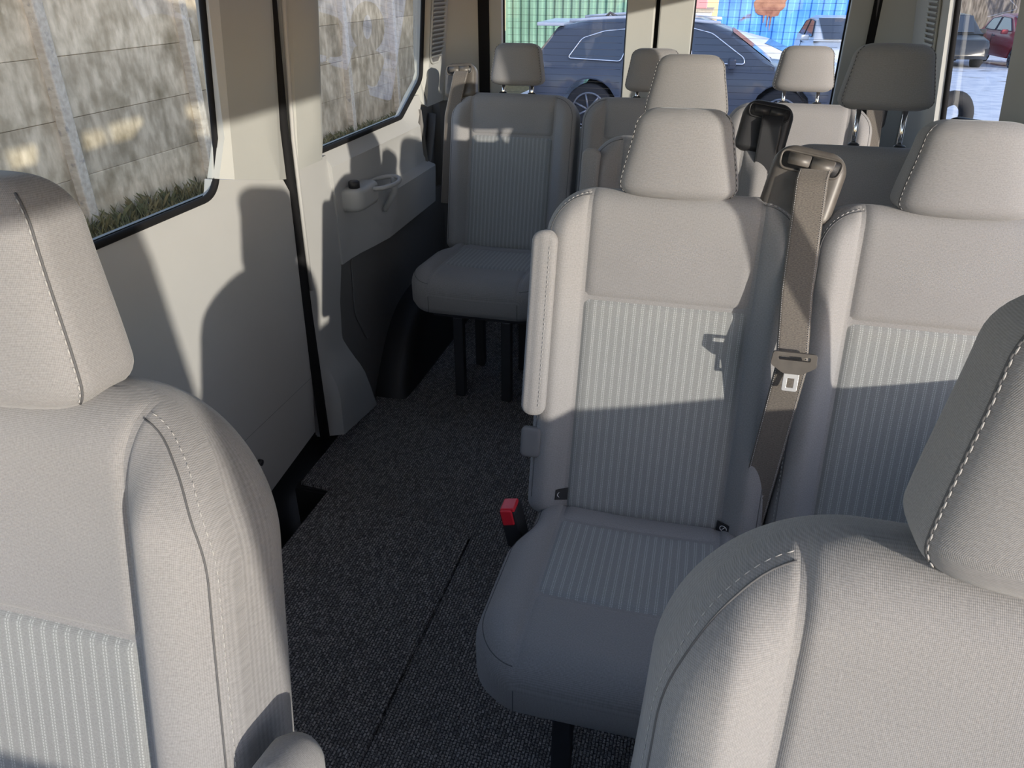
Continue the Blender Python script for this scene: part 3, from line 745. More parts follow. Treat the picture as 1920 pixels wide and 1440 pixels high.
# pocket behind the quarter panel; its shade is put into the dark colour
struct(panel('wall_left', [(2.72, .30), (3.0, .30), (3.0, .905), (2.72, .905)], [], lambda y, z: -.895, -.02, 'dkgrey'))
struct(quad('wall_left', [(-.905, 2.745, .56), (-.84, 2.785, .56), (-.85, 2.735, .905), (-.905, 2.735, .905)], 'dkgrey'))
bm = bmesh.new(); add_tube(bm, [(-.88, 2.80, .62), (-.875, 2.84, .70), (-.88, 2.90, .78), (-.88, 2.93, .86)], .016, 10); struct(mk('wall_left', bm, 'dkgrey'))
struct(panel('wall_left', [(1.95, -.02), (3.0, -.02), (3.0, .57), (1.95, .57)], [], lambda y, z: -.866, -.02, 'dkgrey'))
struct(panel('wall_left', [(2.98, .905), (3.12, .905), (3.12, 1.74), (2.98, 1.74)], [], lambda y, z: -(.84 - (y - 2.98) / .14 * .11), -.03, 'beige'))
struct(panel('wall_left', [(2.98, -.02), (3.12, -.02), (3.12, .905), (2.98, .905)], [], lambda y, z: -(.865 - (y - 2.98) / .14 * .13), -.03, 'dkgrey'))
# speaker-like cover on the dark panel
cv = rpoly([(2.075, .555), (2.06, .36), (2.14, .225), (2.235, .36), (2.30, .535)], .035)
tag(prism('access_cover', cv, 'x', -.866, -.8600, 'dkgrey', bevel=.003), 'brownish plastic access cover set in the dark lower side panel', 'cover')
# wheel arch
bm = bmesh.new(); G = []
prof = [(2.15, .0), (2.20, .07), (2.27, .16), (2.36, .235), (2.46, .275), (2.62, .29), (2.78, .28), (2.88, .24), (2.95, .16), (3.0, .0)]
for (yy, zz) in prof:
    G.append([Vector((-.875, yy, zz)), Vector((-.80, yy, zz)), Vector((-.775, yy, max(0, zz - .012))), Vector((-.755 + .0, yy, max(0, zz - .05))), Vector((-.745, yy, 0))])
add_grid(bm, G); bmesh.ops.recalc_face_normals(bm, faces=bm.faces)
o = struct(mk('trim_7', bm, 'black')); md = o.modifiers.new('s', 'SUBSURF'); md.levels = 2; md.render_levels = 2

struct(prism('trim_1', [(-1.0, -.22), (1.80, -.22), (1.80, .055), (-1.0, .055)], 'x', -.912, -.902, 'rubber'))
struct(prism('floor', [(-.95, 1.80), (-.87, 1.80), (-.87, 3.15), (-.95, 3.15)], 'z', -.06, -.004, 'rubber'))
# windows: panes with rubber edges
def window(name, poly, fx, m='glass', rub=.008):
    bm = bmesh.new(); vs = [bm.verts.new((fx(z), y, z)) for y, z in poly]; bm.faces.new(vs); o = struct(mk(name, bm, m, None, False))
    bm = bmesh.new(); add_tube(bm, [(fx(z) + (.006 if fx(z) < 0 else -.006), y, z) for y, z in poly], rub, 8, closed=True); mk('window_seal', bm, 'rubber', o)
    return o
gxl = lambda z: -(.882 - (z - .9) * .12)
window('window_1', rpoly([(-.30, .897), (1.478, .897), (1.494, 1.0), (1.482, 1.52), (-.30, 1.52)], [.03, .055, 0, .05, .05], 8), gxl)
window('window_2', rpoly([(1.95, .897), (2.595, .897), (2.782, 1.005), (2.745, 1.52), (1.95, 1.52)], [.03, .015, .03, .05, .05], 6), gxl)
gxr = lambda z: (.872 - (z - .9) * .12)
window('window_3', rpoly([(-.88, .775), (.85, .775), (.85, 1.405), (-.88, 1.405)], .04, 5), gxr)
window('window_4', rpoly([(.88, .775), (1.565, .775), (1.565, 1.425), (.88, 1.425)], .04, 5), gxr)
window('window_5', rpoly([(1.985, .775), (2.56, .775), (2.57, 1.425), (1.98, 1.425)], .04, 5), gxr)
# left front part, upper bands, right wall
struct(panel('wall_left', [(-.95, .893), (-.30, .893), (-.30, 1.52), (2.8, 1.52), (3.0, 1.52), (3.0, 1.76), (-.95, 1.76)], [], lambda y, z: -(.845 - (z - .9) * .11), -.03, 'beige'))
rx = lambda y, z: (.855 if z < .775 else .855 - (z - .775) * .11)
holes = [rpoly([(-.88, .78), (.845, .78), (.845, 1.40), (-.88, 1.40)], .04, 5), rpoly([(.885, .78), (1.56, .78), (1.56, 1.42), (.885, 1.42)], .04, 5), rpoly([(1.99, .78), (2.56, .78), (2.57, 1.42), (1.98, 1.42)], .04, 5)]
struct(panel('shade_bar', [(-.40, .775), (-.22, .775), (-.24, 1.41), (-.36, 1.41)], [], lambda y, z: rx(y, z) + .002, .03, 'black'))  # unseen bar added across the front window to shade the sliding door
struct(panel('wall_right', [(-.95, .76), (3.0, .76), (3.0, 1.76), (-.95, 1.76)], holes, rx, .03, 'beige', zc=(.90,)))
struct(panel('wall_right', [(-.95, -.02), (3.0, -.02), (3.0, .76), (-.95, .76)], [], lambda y, z: .86, .03, 'grey'))
struct(panel('wall_right', [(3.0, -.02), (3.12, -.02), (3.12, 1.76), (3.0, 1.76)], [], lambda y, z: (.835 - (y - 3.0) / .12 * .13), .03, 'beige'))
struct(prism('ceiling', [(-.90, -.55), (.90, -.55), (.90, 3.20), (-.90, 3.20)], 'z', 1.745, 1.80, 'headliner'))
struct(prism('wall_front', [(-.9, -.02), (.9, -.02), (.9, .84), (-.9, .84)], 'y', -1.02, -.96, 'dkgrey'))
struct(prism('wall_front', [(-.9, .84), (.9, .84), (.9, .88), (-.9, .88)], 'y', -1.02, -.70, 'dkgrey'))
bm = bmesh.new(); vs = [bm.verts.new(p) for p in ((-.85, -1.0, .88), (.85, -1.0, .88), (.78, -.56, 1.75), (-.78, -.56, 1.75))]; bm.faces.new(vs); struct(mk('window_6', bm, 'glass', None, False))
for s in (-1, 1):
    bm = bmesh.new(); add_tube(bm, [(s * .86, -1.0, .86), (s * .78, -.55, 1.76)], .04, 10); struct(mk('trim_8', bm, 'beige'))

# outer skin and high roof of the van
for s_ in (-1, 1):
    struct(prism('wall_left' if s_ < 0 else 'wall_right', [(-1.0, -.30), (3.17, -.30), (3.17, .76 if s_ > 0 else .885), (-1.0, .76 if s_ > 0 else .885)], 'x', s_ * .935, s_ * .945, 'black'))
    struct(prism('wall_left' if s_ < 0 else 'wall_right', [(-.75, 1.50), (3.17, 1.50), (3.17, 2.10), (-.45, 2.10)], 'x', s_ * .905, s_ * .915, 'paintwhite'))
struct(prism('ceiling', [(-.915, -.45), (.915, -.45), (.915, 3.18), (-.915, 3.18)], 'z', 2.06, 2.12, 'paintwhite'))
struct(prism('ceiling', [(-.88, -.80), (.88, -.80), (.88, -.40), (-.88, -.40)], 'z', 1.72, 1.76, 'paintwhite'))

# louvred air vents on the rear pillars
def louvre(xs, y0, y1, z0, z1, fx, lab):
    s = -1 if xs < 0 else 1
    root = empty('air_vent', (fx(z0), (y0 + y1) / 2, z0), lab, 'vent', 'louvred vents on the rear pillars')
    base = Vector(root.location)
    pl = rpoly([(y0, z0 + .02), (y0 + .02, z0), (y1 - .04, z0), (y1, z0 + .05), (y1, z1), (y0, z1)], .012, 4)
    bm = bmesh.new(); add_tube(bm, [Vector((fx(z) - s * .003, y, z)) - base for y, z in pl], .004, 6, closed=True); mk('frame', bm, 'beige', root)
    bm = bmesh.new(); vs = [bm.verts.new(Vector((fx(z) - s * .0015, y, z)) - base) for y, z in pl]; bm.faces.new(vs); mk('backing', bm, 'dkgrey', root, False)
    k = 0; z = z0 + .022
    while z < z1 - .005:
        bm = bmesh.new(); yb = y1 - .004 if z > z0 + .055 else y1 - .004 - (z0 + .055 - z) * .7
        add_box(bm, Vector((fx(z) - s * .006, (y0 + .004 + yb) / 2, z)) - base, (.010, yb - y0 - .004, .0055), Matrix.Rotation(s * math.radians(30), 3, 'Y')); mk('slat', bm, 'beige', root, False)
        z += .0145; k += 1
louvre(-1, 2.80, 2.935, 1.055, 1.50, lambda z: -(.852 - (z - .88) * .10) + .001, 'beige louvred air vent on the left rear pillar beside the side window')
louvre(1, 2.66, 2.79, 1.00, 1.45, lambda z: rx(0, z) - .001, 'beige louvred air vent on the right rear pillar, behind the raised headrest')

# cup holder on the left side panel
ch = empty('cup_holder', (-.853, 2.10, .70), 'light grey moulded cup holder with open ring and small black knob on the side panel', 'cup holder')
cm = lambda xx, v, d: Vector((-.02 + v, xx + .02, .075 + d))
cb = Pad(.080, .080, .035, .001, .014, .07, .05, 0, cm, crown=0); cb.body('bracket', 'grey', ch, 20, 20)
bm = bmesh.new()
ctr = Vector((.055, .125, .058)); ring = []
for k in range(28):
    q = 2 * math.pi * k / 28; ring.append(ctr + Vector((.046 * math.cos(q), .085 * math.sin(q), 0)))
add_tube(bm, ring, .007, 10, closed=True); mk('cup_ring', bm, 'grey', ch)
bm = bmesh.new(); add_tube(bm, [ctr + Vector((.0, .088, 0)), ctr + Vector((.0, .088, -.05)), ctr + Vector((-.03, .06, -.11))], [.012, .012, .008], 8); mk('ring_stay', bm, 'grey', ch)
bm = bmesh.new(); add_tube(bm, [(.025, -.02, .073), (.025, -.02, .092), (.025, -.02, .095)], [.017, .017, .012], 18); mk('knob', bm, 'black', ch)

# ------------------------------------------------------------------ rear doors
def rear_door(name, x0, x1, wx0, wx1, n):
    ol = [(x0, -.02), (x1, -.02), (x1, 1.74), (x0, 1.74)]; h = rpoly([(wx0, .80), (wx1, .80), (wx1, 1.50), (wx0, 1.50)], .04, 5)
    bm = bmesh.new(); es = []
    for lp in (ol, h):
        vs = [bm.verts.new((x, 3.12, z)) for x, z in lp]; es += [bm.edges.new((vs[i], vs[(i + 1) % len(vs)])) for i in range(len(vs))]
    bmesh.ops.triangle_fill(bm, edges=es, use_beauty=True)
    r = bmesh.ops.extrude_face_region(bm, geom=bm.faces[:])
    for v in [g for g in r['geom'] if isinstance(g, bmesh.types.BMVert)]: v.co.y += .05
    bmesh.ops.recalc_face_normals(bm, faces=bm.faces)
    d = struct(mk(name, bm, 'beige', None, False, .006))
    bm = bmesh.new(); add_tube(bm, [(x, 3.15, z) for x, z in h], .006, 8, closed=True); mk('window_seal', bm, 'rubber', d)
    bm = bmesh.new(); vs = [bm.verts.new((x, 3.155, z)) for x, z in h]; bm.faces.new(vs); w = struct(mk('window_%d' % n, bm, 'rearglass', None, False))
    bm = bmesh.new(); z = .83
    while z < 1.48:
        add_tube(bm, [(wx0 + .015, 3.152, z), (wx1 - .015, 3.152, z)], .00045, 4); z += .0235
    mk('heating_wires', bm, 'steel', w)
rear_door('door_2', -.705, -.056, -.645, -.160, 7)
rear_door('door_3', -.040, .700, .084, .618, 8)
bm = bmesh.new(); add_box(bm, (-.048, 3.16, .87), (.03, .01, 1.78)); struct(mk('trim_9', bm, 'rubber', None, False))
for xx in (-.72, .715):
    bm = bmesh.new(); add_box(bm, (xx, 3.14, .87), (.05, .06, 1.78)); struct(mk('trim_9', bm, 'rubber', None, False))
struct(prism('ceiling', [(-.9, 3.1), (.9, 3.1), (.9, 3.2), (-.9, 3.2)], 'z', 1.70, 1.78, 'beige'))

# ------------------------------------------------------------------ outside
GZ = -.65
def gz(y): return -.65 - .023 * max(0.0, y - 6.0)          # the yard falls away gently behind the van
snow = ramp_mat('snowy_ground', (0.60, 0.66, 0.78), (0.80, 0.84, 0.92), nscale=3.0, detail=10, lo=.35, hi=.6, rough=.9, c3=(0.16, 0.14, 0.12), n3=.9, t3=(.60, .72), bump=1.0)
mudg = ramp_mat('muddy_grass_ground', (0.10, 0.09, 0.05), (0.22, 0.19, 0.11), nscale=14, rough=.95, bump=.6)
def slope(x0, x1, m):
    bm = bmesh.new(); ys = [-40, 6, 20, 40, 80]
    top = [[bm.verts.new((x, y, gz(y))) for x in (x0, x1)] for y in ys]; bot = [[bm.verts.new((x, y, gz(y) - .3)) for x in (x0, x1)] for y in ys]
    for a, b, c, d in zip(top, top[1:], bot, bot[1:]):
        bm.faces.new((a[0], a[1], b[1], b[0])); bm.faces.new((c[0], d[0], d[1], c[1])); bm.faces.new((a[0], b[0], d[0], c[0])); bm.faces.new((a[1], c[1], d[1], b[1]))
    bm.faces.new((top[0][0], bot[0][0], bot[0][1], top[0][1])); bm.faces.new((top[-1][0], top[-1][1], bot[-1][1], bot[-1][0]))
    return struct(mk('ground', bm, m, None, False))
slope(-4.0, 34.0, snow); slope(-14.0, -4.0, mudg)
# unseen block added on the sunny side to shade the far yard and fence
sunblockm = ramp_mat('sun_block_surface', (0.30, 0.27, 0.24), (0.45, 0.41, 0.36), nscale=3, detail=10, rough=.9, c3=(.22, .19, .16), n3=2.5)
struct(prism('sun_block', [(4.4, 1.2), (8.0, 1.2), (8.0, 6.8), (4.4, 6.8)], 'z', GZ - .1, 3.4, sunblockm))
# concrete panel fence
conc = ramp_mat('weathered_concrete', (0.34, 0.28, 0.185), (0.56, 0.475, 0.335), scale=(1, 2.4, 1.0), nscale=5.0, detail=14, lo=.34, hi=.64, rough=.9, c3=(0.17, 0.135, 0.075), n3=3.2, t3=(.46, .76), bump=.3)
_t = conc.node_tree; _b = _t.nodes['Principled BSDF']; _l = _b.inputs['Base Color'].links[0].from_socket
_oi = N(_t, 'ShaderNodeObjectInfo'); _mr = N(_t, 'ShaderNodeMapRange'); _mr.inputs[3].default_value = .72; _mr.inputs[4].default_value = 1.30
_v = N(_t, 'ShaderNodeVectorMath', operation='SCALE'); _t.links.new(_oi.outputs['Random'], _mr.inputs[0]); _t.links.new(_l, _v.inputs[0]); _t.links.new(_mr.outputs[0], _v.inputs['Scale']); _t.links.new(_v.outputs[0], _b.inputs['Base Color'])
conc2 = ramp_mat('pale_concrete', (0.40, 0.35, 0.27), (0.52, 0.47, 0.37), scale=(1, 3, 3), nscale=9, detail=10, rough=.9, c3=(.28, .26, .22), n3=12, t3=(.6, .7), bump=.3)
fe = empty('concrete_fence', (-5.05, 9.0, GZ), 'weathered concrete fence of stacked grey panels slotted between posts, beyond the side windows', 'fence')
for k in range(-2, 8):
    py = 5.36 + 1.78 * k
    bm = bmesh.new(); add_box(bm, (.035, py - 9.0, 1.28), (.10, .11, 3.2)); mk('fence_post', bm, conc2, fe, False, .012)
    for r_ in range(-1, 5):
        z0 = (-.480 if r_ < 0 else 0) + (-.005, .47, .947, 1.424, 1.90)[max(r_, 0)]
        bm = bmesh.new(); add_box(bm, (-.02 + random.uniform(-.006, .006), py + .89 - 9.0, z0 + .235), (.045, 1.70, .4745)); mk('fence_panel', bm, conc, fe, False, .006)
# dry grass at the foot of the fence
grm = ramp_mat('dry_grass', (0.20, 0.17, 0.08), (0.10, 0.11, 0.05), nscale=5, lo=.4, hi=.6, rough=.9)
bm = bmesh.new()
for k in range(5200):
    x = -5.0 + abs(random.gauss(0, .22)); y = random.uniform(1, 15); gzz = gz(y); h = random.uniform(.05, .17) * (1.2 if x < -4.8 else .7)
    a = random.uniform(0, 6.28); lx, ly = math.cos(a) * h * random.uniform(.2, .9), math.sin(a) * h * random.uniform(.2, .9); w = .006
    p = Vector((x, y, gzz)); u = Vector((-math.sin(a), math.cos(a), 0)) * w
    v = [bm.verts.new(q) for q in (p - u, p + u, p + Vector((lx * .5, ly * .5, h * .75)) + u * .6, p + Vector((lx, ly, h)), p + Vector((lx * .5, ly * .5, h * .75)) - u * .6)]
    bm.faces.new(v)
tag(mk('grass', bm, grm, None, False), 'dry yellow green grass growing along the foot of the concrete fence', 'grass', kind='stuff')

# cars
def car_paint(name, col, rough=.25, metal=.0): return plain(name, col, rough, metal, noise_amt=.06, nscale=3)
M['carglass'] = plain('car_window_glass', (0.05, 0.065, 0.09), .08, spec=.8)
M['tyre'] = plain('tyre_rubber', (.02, .02, .022), .8)
M['alloy'] = plain('alloy_wheel', (.20, .21, .23), .35, metal=.8)
def make_car(name, loc, rz, L, H, paint, label, roof, belt=.93, sill=.28, wheels=(.82, 3.62), wr=.36, half=.92, mirror=True, group=None):
    """roof: (x, z) points of the greenhouse from tail to bonnet; x grows towards the nose"""
    root = empty(name, loc, label, 'car', group, rz)
    # lower body: lengthwise stations, cross-section rounded
    def top(x):
        for (a, za), (b, zb) in zip(roof['body'], roof['body'][1:]):
            if x <= b: return za + (zb - za) * (x - a) / max(1e-6, b - a)
        return roof['body'][-1][1]
    bm = bmesh.new(); G = []; n = 48
    for i in range(n + 1):
        x = L * i / n; t = min(x, L - x); k = min(1, t / .35); hw = half * (.80 + .20 * math.sqrt(max(0, 1 - (1 - k) ** 2))); zt = top(x); zb = sill + .12 * (1 - min(1, t / .3))
        arch = 0
        for wx in wheels:
            if abs(x - wx) < wr + .07: arch = max(arch, math.sqrt(max(0, (wr + .07) ** 2 - (x - wx) ** 2)) + wr - zb)
        zs = zb + arch
        row = [(x, -hw * .75, zt), (x, -hw * .93, zt - .04), (x, -hw * .985, zt - .16), (x, -hw, max(zs + .02, .62)), (x, -hw * .985, max(zs, zb)), (x, -hw * .9, zs + .0),
               (x, hw * .9, zs), (x, hw * .985, max(zs, zb)), (x, hw, max(zs + .02, .62)), (x, hw * .985, zt - .16), (x, hw * .93, zt - .04), (x, hw * .75, zt)]
        row.append(row[0]); G.append([Vector(p) for p in row])
    V = add_grid(bm, G)
    bm.faces.new(V[0][:-1]); bm.faces.new(V[-1][:-1]); bmesh.ops.remove_doubles(bm, verts=bm.verts, dist=1e-4); bmesh.ops.recalc_face_normals(bm, faces=bm.faces)
    body = mk('body', bm, paint, root); body.data.set_sharp_from_angle(angle=math.radians(40))
    # greenhouse
    gh = roof['green']; bl = roof['belt']
    bm = bmesh.new(); G = []
    xs = sorted({p[0] for p in gh} | {gh[0][0] + (gh[-1][0] - gh[0][0]) * k / 24 for k in range(25)})
    def gz(x):
        for (a, za), (b, zb) in zip(gh, gh[1:]):
            if x <= b + 1e-9: return za + (zb - za) * (x - a) / max(1e-6, b - a)
        return gh[-1][1]
    for x in xs:
        z = gz(x); b = bl; ht = max(.0, (z - b)); t = ht / max(1e-6, max(p[1] for p in gh) - b); w0 = half * .93; w1 = half * (.93 - .20 * t)
        row = [(x, -w0, b - .06), (x, -w1 - .01, z - min(.06, ht * .5)), (x, -w1 + .10, z), (x, w1 - .10, z), (x, w1 + .01, z - min(.06, ht * .5)), (x, w0, b - .06)]
        G.append([Vector(p) for p in row])
    V = add_grid(bm, G); bmesh.ops.recalc_face_normals(bm, faces=bm.faces)
    rf = mk('cabin', bm, paint, root); rf.data.set_sharp_from_angle(angle=math.radians(35))
    def sidept(x, z, off=.006, s=-1):
        t = (z - bl) / max(1e-6, max(p[1] for p in gh) - bl); return Vector((x, s * (half * (.93 - .20 * t) + .012 + off), z))
    for wpoly in roof['win']:
        for s in (-1, 1):
            bm = bmesh.new(); pl = rpoly(wpoly, .05, 4); A = [bm.verts.new(sidept(x, z, .004, s)) for x, z in pl]; B = [bm.verts.new(sidept(x, z, -.03, s)) for x, z in pl]
            bm.faces.new(A if s < 0 else A[::-1])
            for i in range(len(A)): bm.faces.new((A[i], B[i], B[(i + 1) % len(A)], A[(i + 1) % len(A)]))
            wn_ = mk('side_window', bm, 'carglass', root, False)
            if s < 0:
                bm = bmesh.new(); add_tube(bm, [sidept(x, z, .006, s) for x, z in pl], .010, 5, closed=True); mk('window_trim', bm, roof.get('trim', 'chrome'), wn_)
    for (xa, za, xb, zb) in roof['screens']:
        bm = bmesh.new(); w = half * .66
        nrm = Vector((zb - za, 0, xa - xb)).normalized(); nrm = nrm if nrm.z > 0 else -nrm
        q = [Vector((xa, -w * 1.1, za)), Vector((xb, -w * .95, zb)), Vector((xb, w * .95, zb)), Vector((xa, w * 1.1, za))]
        bm.faces.new([bm.verts.new(p + nrm * .012) for p in q]); mk('windscreen', bm, 'carglass', root, False)
    for wx in wheels:
        for s in (-1, 1):
            bm = bmesh.new(); add_tube(bm, [(wx, s * (half - .24), wr), (wx, s * (half - .03), wr), (wx, s * (half - .01), wr)], [wr, wr, wr - .03], 36); w_ = mk('wheel', bm, 'tyre', root)
            bm = bmesh.new(); y_ = s * (half - .002)
            add_tube(bm, [(wx + (wr * .66) * math.cos(q * math.pi / 16), y_, wr + (wr * .66) * math.sin(q * math.pi / 16)) for q in range(32)], .018, 6, closed=True)
            for q in range(7):
                an = q * 2 * math.pi / 7; add_tube(bm, [(wx, y_, wr), (wx + wr * .64 * math.cos(an), y_, wr + wr * .64 * math.sin(an))], .020, 6)
            mk('rim', bm, 'alloy', w_)
    for hx in roof['handles']:
        for s in (-1,):
            bm = bmesh.new(); add_box(bm, (hx, s * (half + .012), belt - .07), (.20, .03, .035)); mk('door_handle', bm, roof.get('trim', 'chrome'), root, False, .01)
            bm = bmesh.new(); add_tube(bm, [(hx - .12, s * (half + .001), belt - .02), (hx - .12, s * (half + .003), .62), (hx - .17, s * (half - .002), .40)], .006, 4); mk('door_gap', bm, 'rubber', root)
    if mirror:
        for s in (-1, 1):
            bm = bmesh.new(); add_box(bm, (roof['mirror'], s * (half + .08), belt + .08), (.11, .20, .14)); mk('side_mirror', bm, 'black' if roof.get('bm') else paint, root, False, .03)
    return root
navy = car_paint('navy_paint', (.075, .088, .115)); white = car_paint('white_paint', (.72, .75, .80)); redp = car_paint('red_paint', (.35, .04, .05)); darkp = car_paint('dark_paint', (.03, .035, .045)); silver = car_paint('pale_paint', (.60, .64, .66))
suv = dict(body=[(0, .95), (.3, 1.02), (3.0, 1.02), (3.5, 1.03), (4.5, .92), (4.72, .70)],
           green=[(.05, 1.05), (.42, 1.50), (.95, 1.60), (1.9, 1.645), (2.5, 1.62), (3.0, 1.45), (3.62, 1.03)], belt=1.02,
           win=[[(.62, 1.09), (.82, 1.36), (1.15, 1.46), (1.58, 1.50), (1.42, 1.06)], [(1.50, 1.06), (1.66, 1.51), (2.28, 1.53), (2.36, 1.06)], [(2.46, 1.06), (2.38, 1.52), (2.70, 1.45), (3.18, 1.14), (3.20, 1.06)]],
           screens=[(.10, 1.10, .40, 1.46), (2.98, 1.46, 3.58, 1.06)], handles=[1.62, 2.62], mirror=3.02)
sv = make_car('parked_car', (-2.66, 12.0 + .95, gz(12.9)), 0, 4.72, 1.66, navy, 'dark blue dusty estate SUV parked across behind the rear door windows', suv, belt=1.0, wheels=(.98, 3.78), wr=.37, half=.95)
bm = bmesh.new(); add_box(bm, (.30, 0, 1.535), (.42, 1.36, .05)); mk('rear_spoiler', bm, white, sv, False, .015)['label'] = 'frosted white rear spoiler'
bm = bmesh.new(); add_tube(bm, [(1.05, -.10, 1.60), (1.12, -.10, 1.68), (1.22, -.10, 1.62)], [.03, .018, .03], 8); mk('roof_aerial', bm, navy, sv)
for s in (-1, 1):
    bm = bmesh.new(); add_tube(bm, [(.60 + 2.2 * k / 12, s * .70, 1.585 + .06 * math.sin(math.pi * min(1, k / 12 * 1.05))) for k in range(13)], .022, 8); mk('roof_rail', bm, white, sv)
bm = bmesh.new(); add_box(bm, (.02, -.72, .92), (.10, .34, .16)); mk('tail_light', bm, 'red', sv, False, .03)
sedan = dict(body=[(0, .90), (.4, .98), (3.2, .95), (4.2, .82), (4.5, .60)], green=[(.35, .98), (.9, 1.26), (1.5, 1.38), (2.1, 1.38), (2.7, 1.24), (3.4, .95)], belt=.95,
             win=[[(.80, 1.0), (1.02, 1.20), (1.45, 1.29), (1.42, 1.0)], [(1.52, 1.0), (1.55, 1.30), (2.15, 1.29), (2.62, 1.14), (2.90, .99)]], screens=[(.42, 1.02, .88, 1.24), (2.72, 1.22, 3.36, .97)], handles=[1.55], mirror=2.7, trim='black', bm=True)
make_car('parked_car', (-1.72, 16.0, gz(16) - .02), math.radians(-6), 4.5, 1.4, white, 'white saloon car parked behind the dark blue estate', sedan, belt=.93, wheels=(.85, 3.5), wr=.31, half=.88)
hatch = dict(body=[(0, .9), (.4, 1.0), (3.0, .98), (3.9, .85), (4.1, .6)], green=[(.25, 1.0), (.6, 1.42), (1.2, 1.52), (2.2, 1.5), (3.1, .98)], belt=.98,
             win=[[(.55, 1.04), (.78, 1.36), (1.4, 1.43), (1.4, 1.04)], [(1.5, 1.04), (1.5, 1.43), (2.1, 1.41), (2.65, 1.06)]], screens=[(.3, 1.05, .58, 1.38), (2.25, 1.47, 3.05, 1.02)], handles=[1.55], mirror=2.5, trim='black')
make_car('parked_car', (3.05, 25.6, gz(23) - .03), math.radians(-86), 4.2, 1.5, silver, 'pale car at the foot of the blue container, beyond the white saloon', hatch, belt=.95, wheels=(.8, 3.3), wr=.31, half=.86)
make_car('parked_car', (9.6, 32.2, gz(30)), math.radians(-84), 4.1, 1.5, redp, 'red car far off across the snow by the bare trees', hatch, belt=.95, wheels=(.8, 3.3), wr=.31, half=.86)
make_car('parked_car', (7.3, 32.2, gz(30)), math.radians(-88), 4.1, 1.5, darkp, 'dark car on the snow outside the right rear window', hatch, belt=.95, wheels=(.8, 3.3), wr=.31, half=.86)

# container, green corrugated fence, shed
cont = ramp_mat('blue_container_paint', (0.05, 0.24, 0.66), (0.13, 0.40, 0.80), scale=(1, 1, 1), nscale=1.6, detail=9, rough=.6, c3=(0.20, 0.085, 0.06), n3=.55, t3=(.64, .66))
bm = bmesh.new(); x0, x1, Y = -.08, 4.6, 28.0
G = []; k = 0; x = x0
cols = []
while x < x1:
    cols.append((x, Y)); cols.append((x + .16, Y)); cols.append((x + .20, Y + .035)); cols.append((x + .32, Y + .035)); x += .36
G = [[Vector((a, b, GZ - .6)) for a, b in cols], [Vector((a, b, GZ + 2.6)) for a, b in cols]]
add_grid(bm, G)
add_box(bm, (2.26, Y + 1.25, GZ + 1.0), (4.6, 2.38, 3.2)); bmesh.ops.recalc_face_normals(bm, faces=bm.faces)
ct = empty('shipping_container', (0, 0, 0), 'blue steel container with rust patches behind the parked cars', 'container')
mk('container_wall', bm, cont, ct, False)
rustm = ramp_mat('rust', (0.22, 0.09, 0.06), (0.40, 0.20, 0.13), nscale=4, rough=.9)
bm = bmesh.new(); pts = []
for k in range(26):
    a = 2 * math.pi * k / 26; r = 1 + .30 * noise.noise(Vector((math.cos(a) * 2, math.sin(a) * 2, 3.1)))
    pts.append((1.50 + .50 * r * math.cos(a), .66 + .40 * r * math.sin(a)))
A = [bm.verts.new((x, Y - .012, z)) for x, z in pts]; bm.faces.new(A)
for dx in (-.12, .0, .10):
    q = [(1.47 + dx, .35), (1.53 + dx, .35), (1.51 + dx, -.05 - dx), (1.49 + dx, -.05 - dx)]; bm.faces.new([bm.verts.new((x, Y - .011, z)) for x, z in q])
mk('rust_patch', bm, rustm, ct, False)
green = ramp_mat('green_profiled_sheet', (0.16, 0.30, 0.22), (0.24, 0.42, 0.32), scale=(1, 1, .4), nscale=2, rough=.5)
bm = bmesh.new(); cols = []; x = -4.85
while x < -1.0:
    cols += [(x, 19.0), (x + .07, 19.0), (x + .10, 19.05), (x + .17, 19.05)]; x += .20
add_grid(bm, [[Vector((a, b, GZ - .5)) for a, b in cols], [Vector((a, b, GZ + 2.6)) for a, b in cols]])
tag(mk('corrugated_fence', bm, green, None, False), 'green corrugated metal fence behind the dark blue estate', 'fence')
sh = empty('shed', (-.62, 22.3, gz(22.3)), 'narrow white wall with a pink sign between green fence and blue container', 'shed')
bm = bmesh.new(); add_box(bm, (0, 0, .80), (.88, 1.2, 1.60)); mk('wall', bm, white, sh, False, .02)
bm = bmesh.new(); add_box(bm, (0, 0, 1.64), (1.0, 1.3, .08)); mk('ledge', bm, conc2, sh, False, .01)
pk = plain('pink_sign', (.75, .30, .33), .6)
bm = bmesh.new(); add_box(bm, (.02, -.1, 2.13), (.60, .2, .9)); mk('sign_board', bm, pk, sh, False, .02)

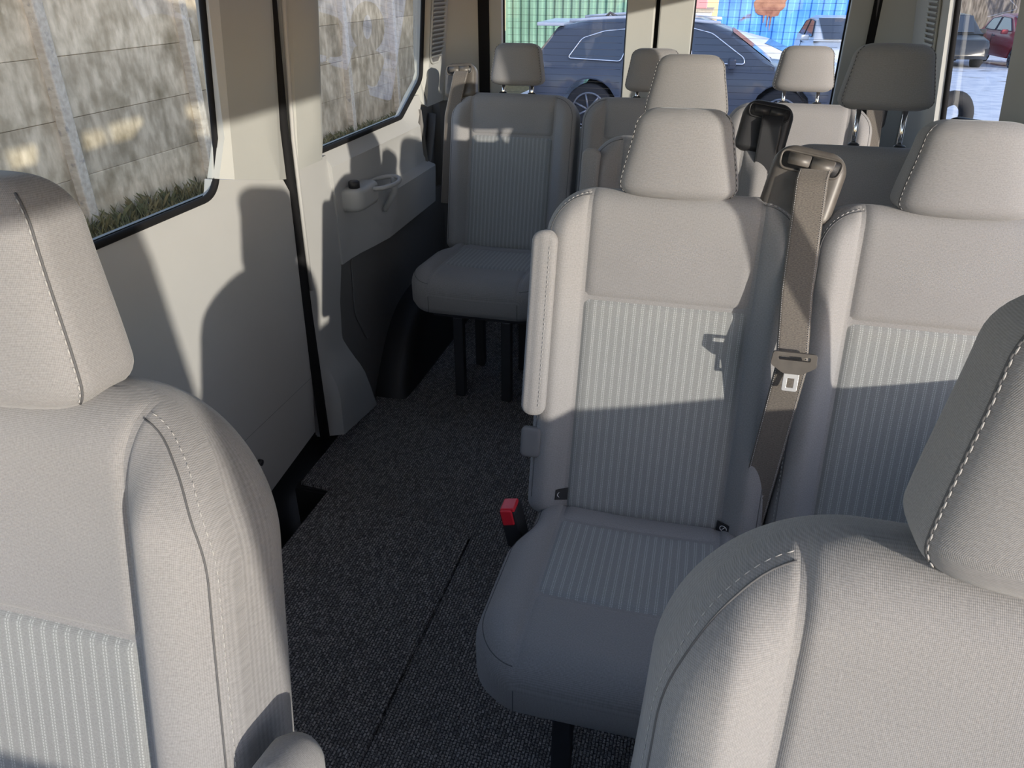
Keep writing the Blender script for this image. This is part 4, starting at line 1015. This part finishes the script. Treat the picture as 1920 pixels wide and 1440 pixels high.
# bare trees far right
bark = plain('bare_bark', (0.13, 0.11, 0.09), .9, noise_amt=.3, nscale=10)
def tree(x, y, h, lab):
    bm = bmesh.new(); rnd = random.Random(int(x * 100 + y * 7))
    def br(p, d, l, r, dep):
        q = p + d * l; add_tube(bm, [p, p.lerp(q, .5) + Vector((rnd.uniform(-1, 1), rnd.uniform(-1, 1), 0)) * l * .05, q], [r, r * .8, r * .6], 6, cap=False)
        if dep == 0: return
        for k in range(3):
            nd = (d + Vector((rnd.uniform(-.45, .45), rnd.uniform(-.45, .45), rnd.uniform(.2, .6)))).normalized(); br(p.lerp(q, .5 + .25 * k), nd, l * .62, r * .55, dep - 1)
    br(Vector((0, 0, 0)), Vector((0, 0, 1)), h * .4, .09, 4)
    o = mk('bare_tree', bm, bark); o.location = (x, y, gz(y)); tag(o, lab, 'tree', 'leafless trees beyond the snow')
for k in range(3):
    tree(8.0 + k * 2.9, 35.5 + (k % 2) * .6, 5.5, ['leafless tree behind the dark car beyond the snow', 'leafless tree behind the red car beyond the snow'][k] if k < 2 else 'leafless tree right of the red car, in the thicket beyond the snow')
hedge = ramp_mat('brown_thicket', (0.10, 0.085, 0.07), (0.24, 0.21, 0.18), scale=(3, 1, .6), nscale=4, detail=10, lo=.4, hi=.6, rough=1)
bm = bmesh.new(); G = []
for i in range(40):
    x = 3 + i * .75; G.append([Vector((x, 38 + .5 * noise.noise(Vector((x, z, 0))), gz(38) + z)) for z in (-.3, .6, 1.2, 1.9, 2.6 + .6 * noise.noise(Vector((x, 0, 5))))] + [Vector((x, 40, gz(40) - .3))])
add_grid(bm, G); tag(mk('thicket', bm, hedge), 'brown winter thicket along the far side of the snow', 'bushes', kind='stuff')
# worn tyre lying on the snow
bm = bmesh.new(); ring = [(.28 * math.cos(k * math.pi / 14), 0, .28 * math.sin(k * math.pi / 14)) for k in range(28)]
add_tube(bm, ring, .10, 10, closed=True); ty = mk('old_tyre', bm, 'tyre'); ty.location = (3.46, 12.4, gz(12.4) + .37); ty.rotation_euler = (0, 0, .5); tag(ty, 'old dark tyre standing on the snow outside the right rear window', 'tyre')
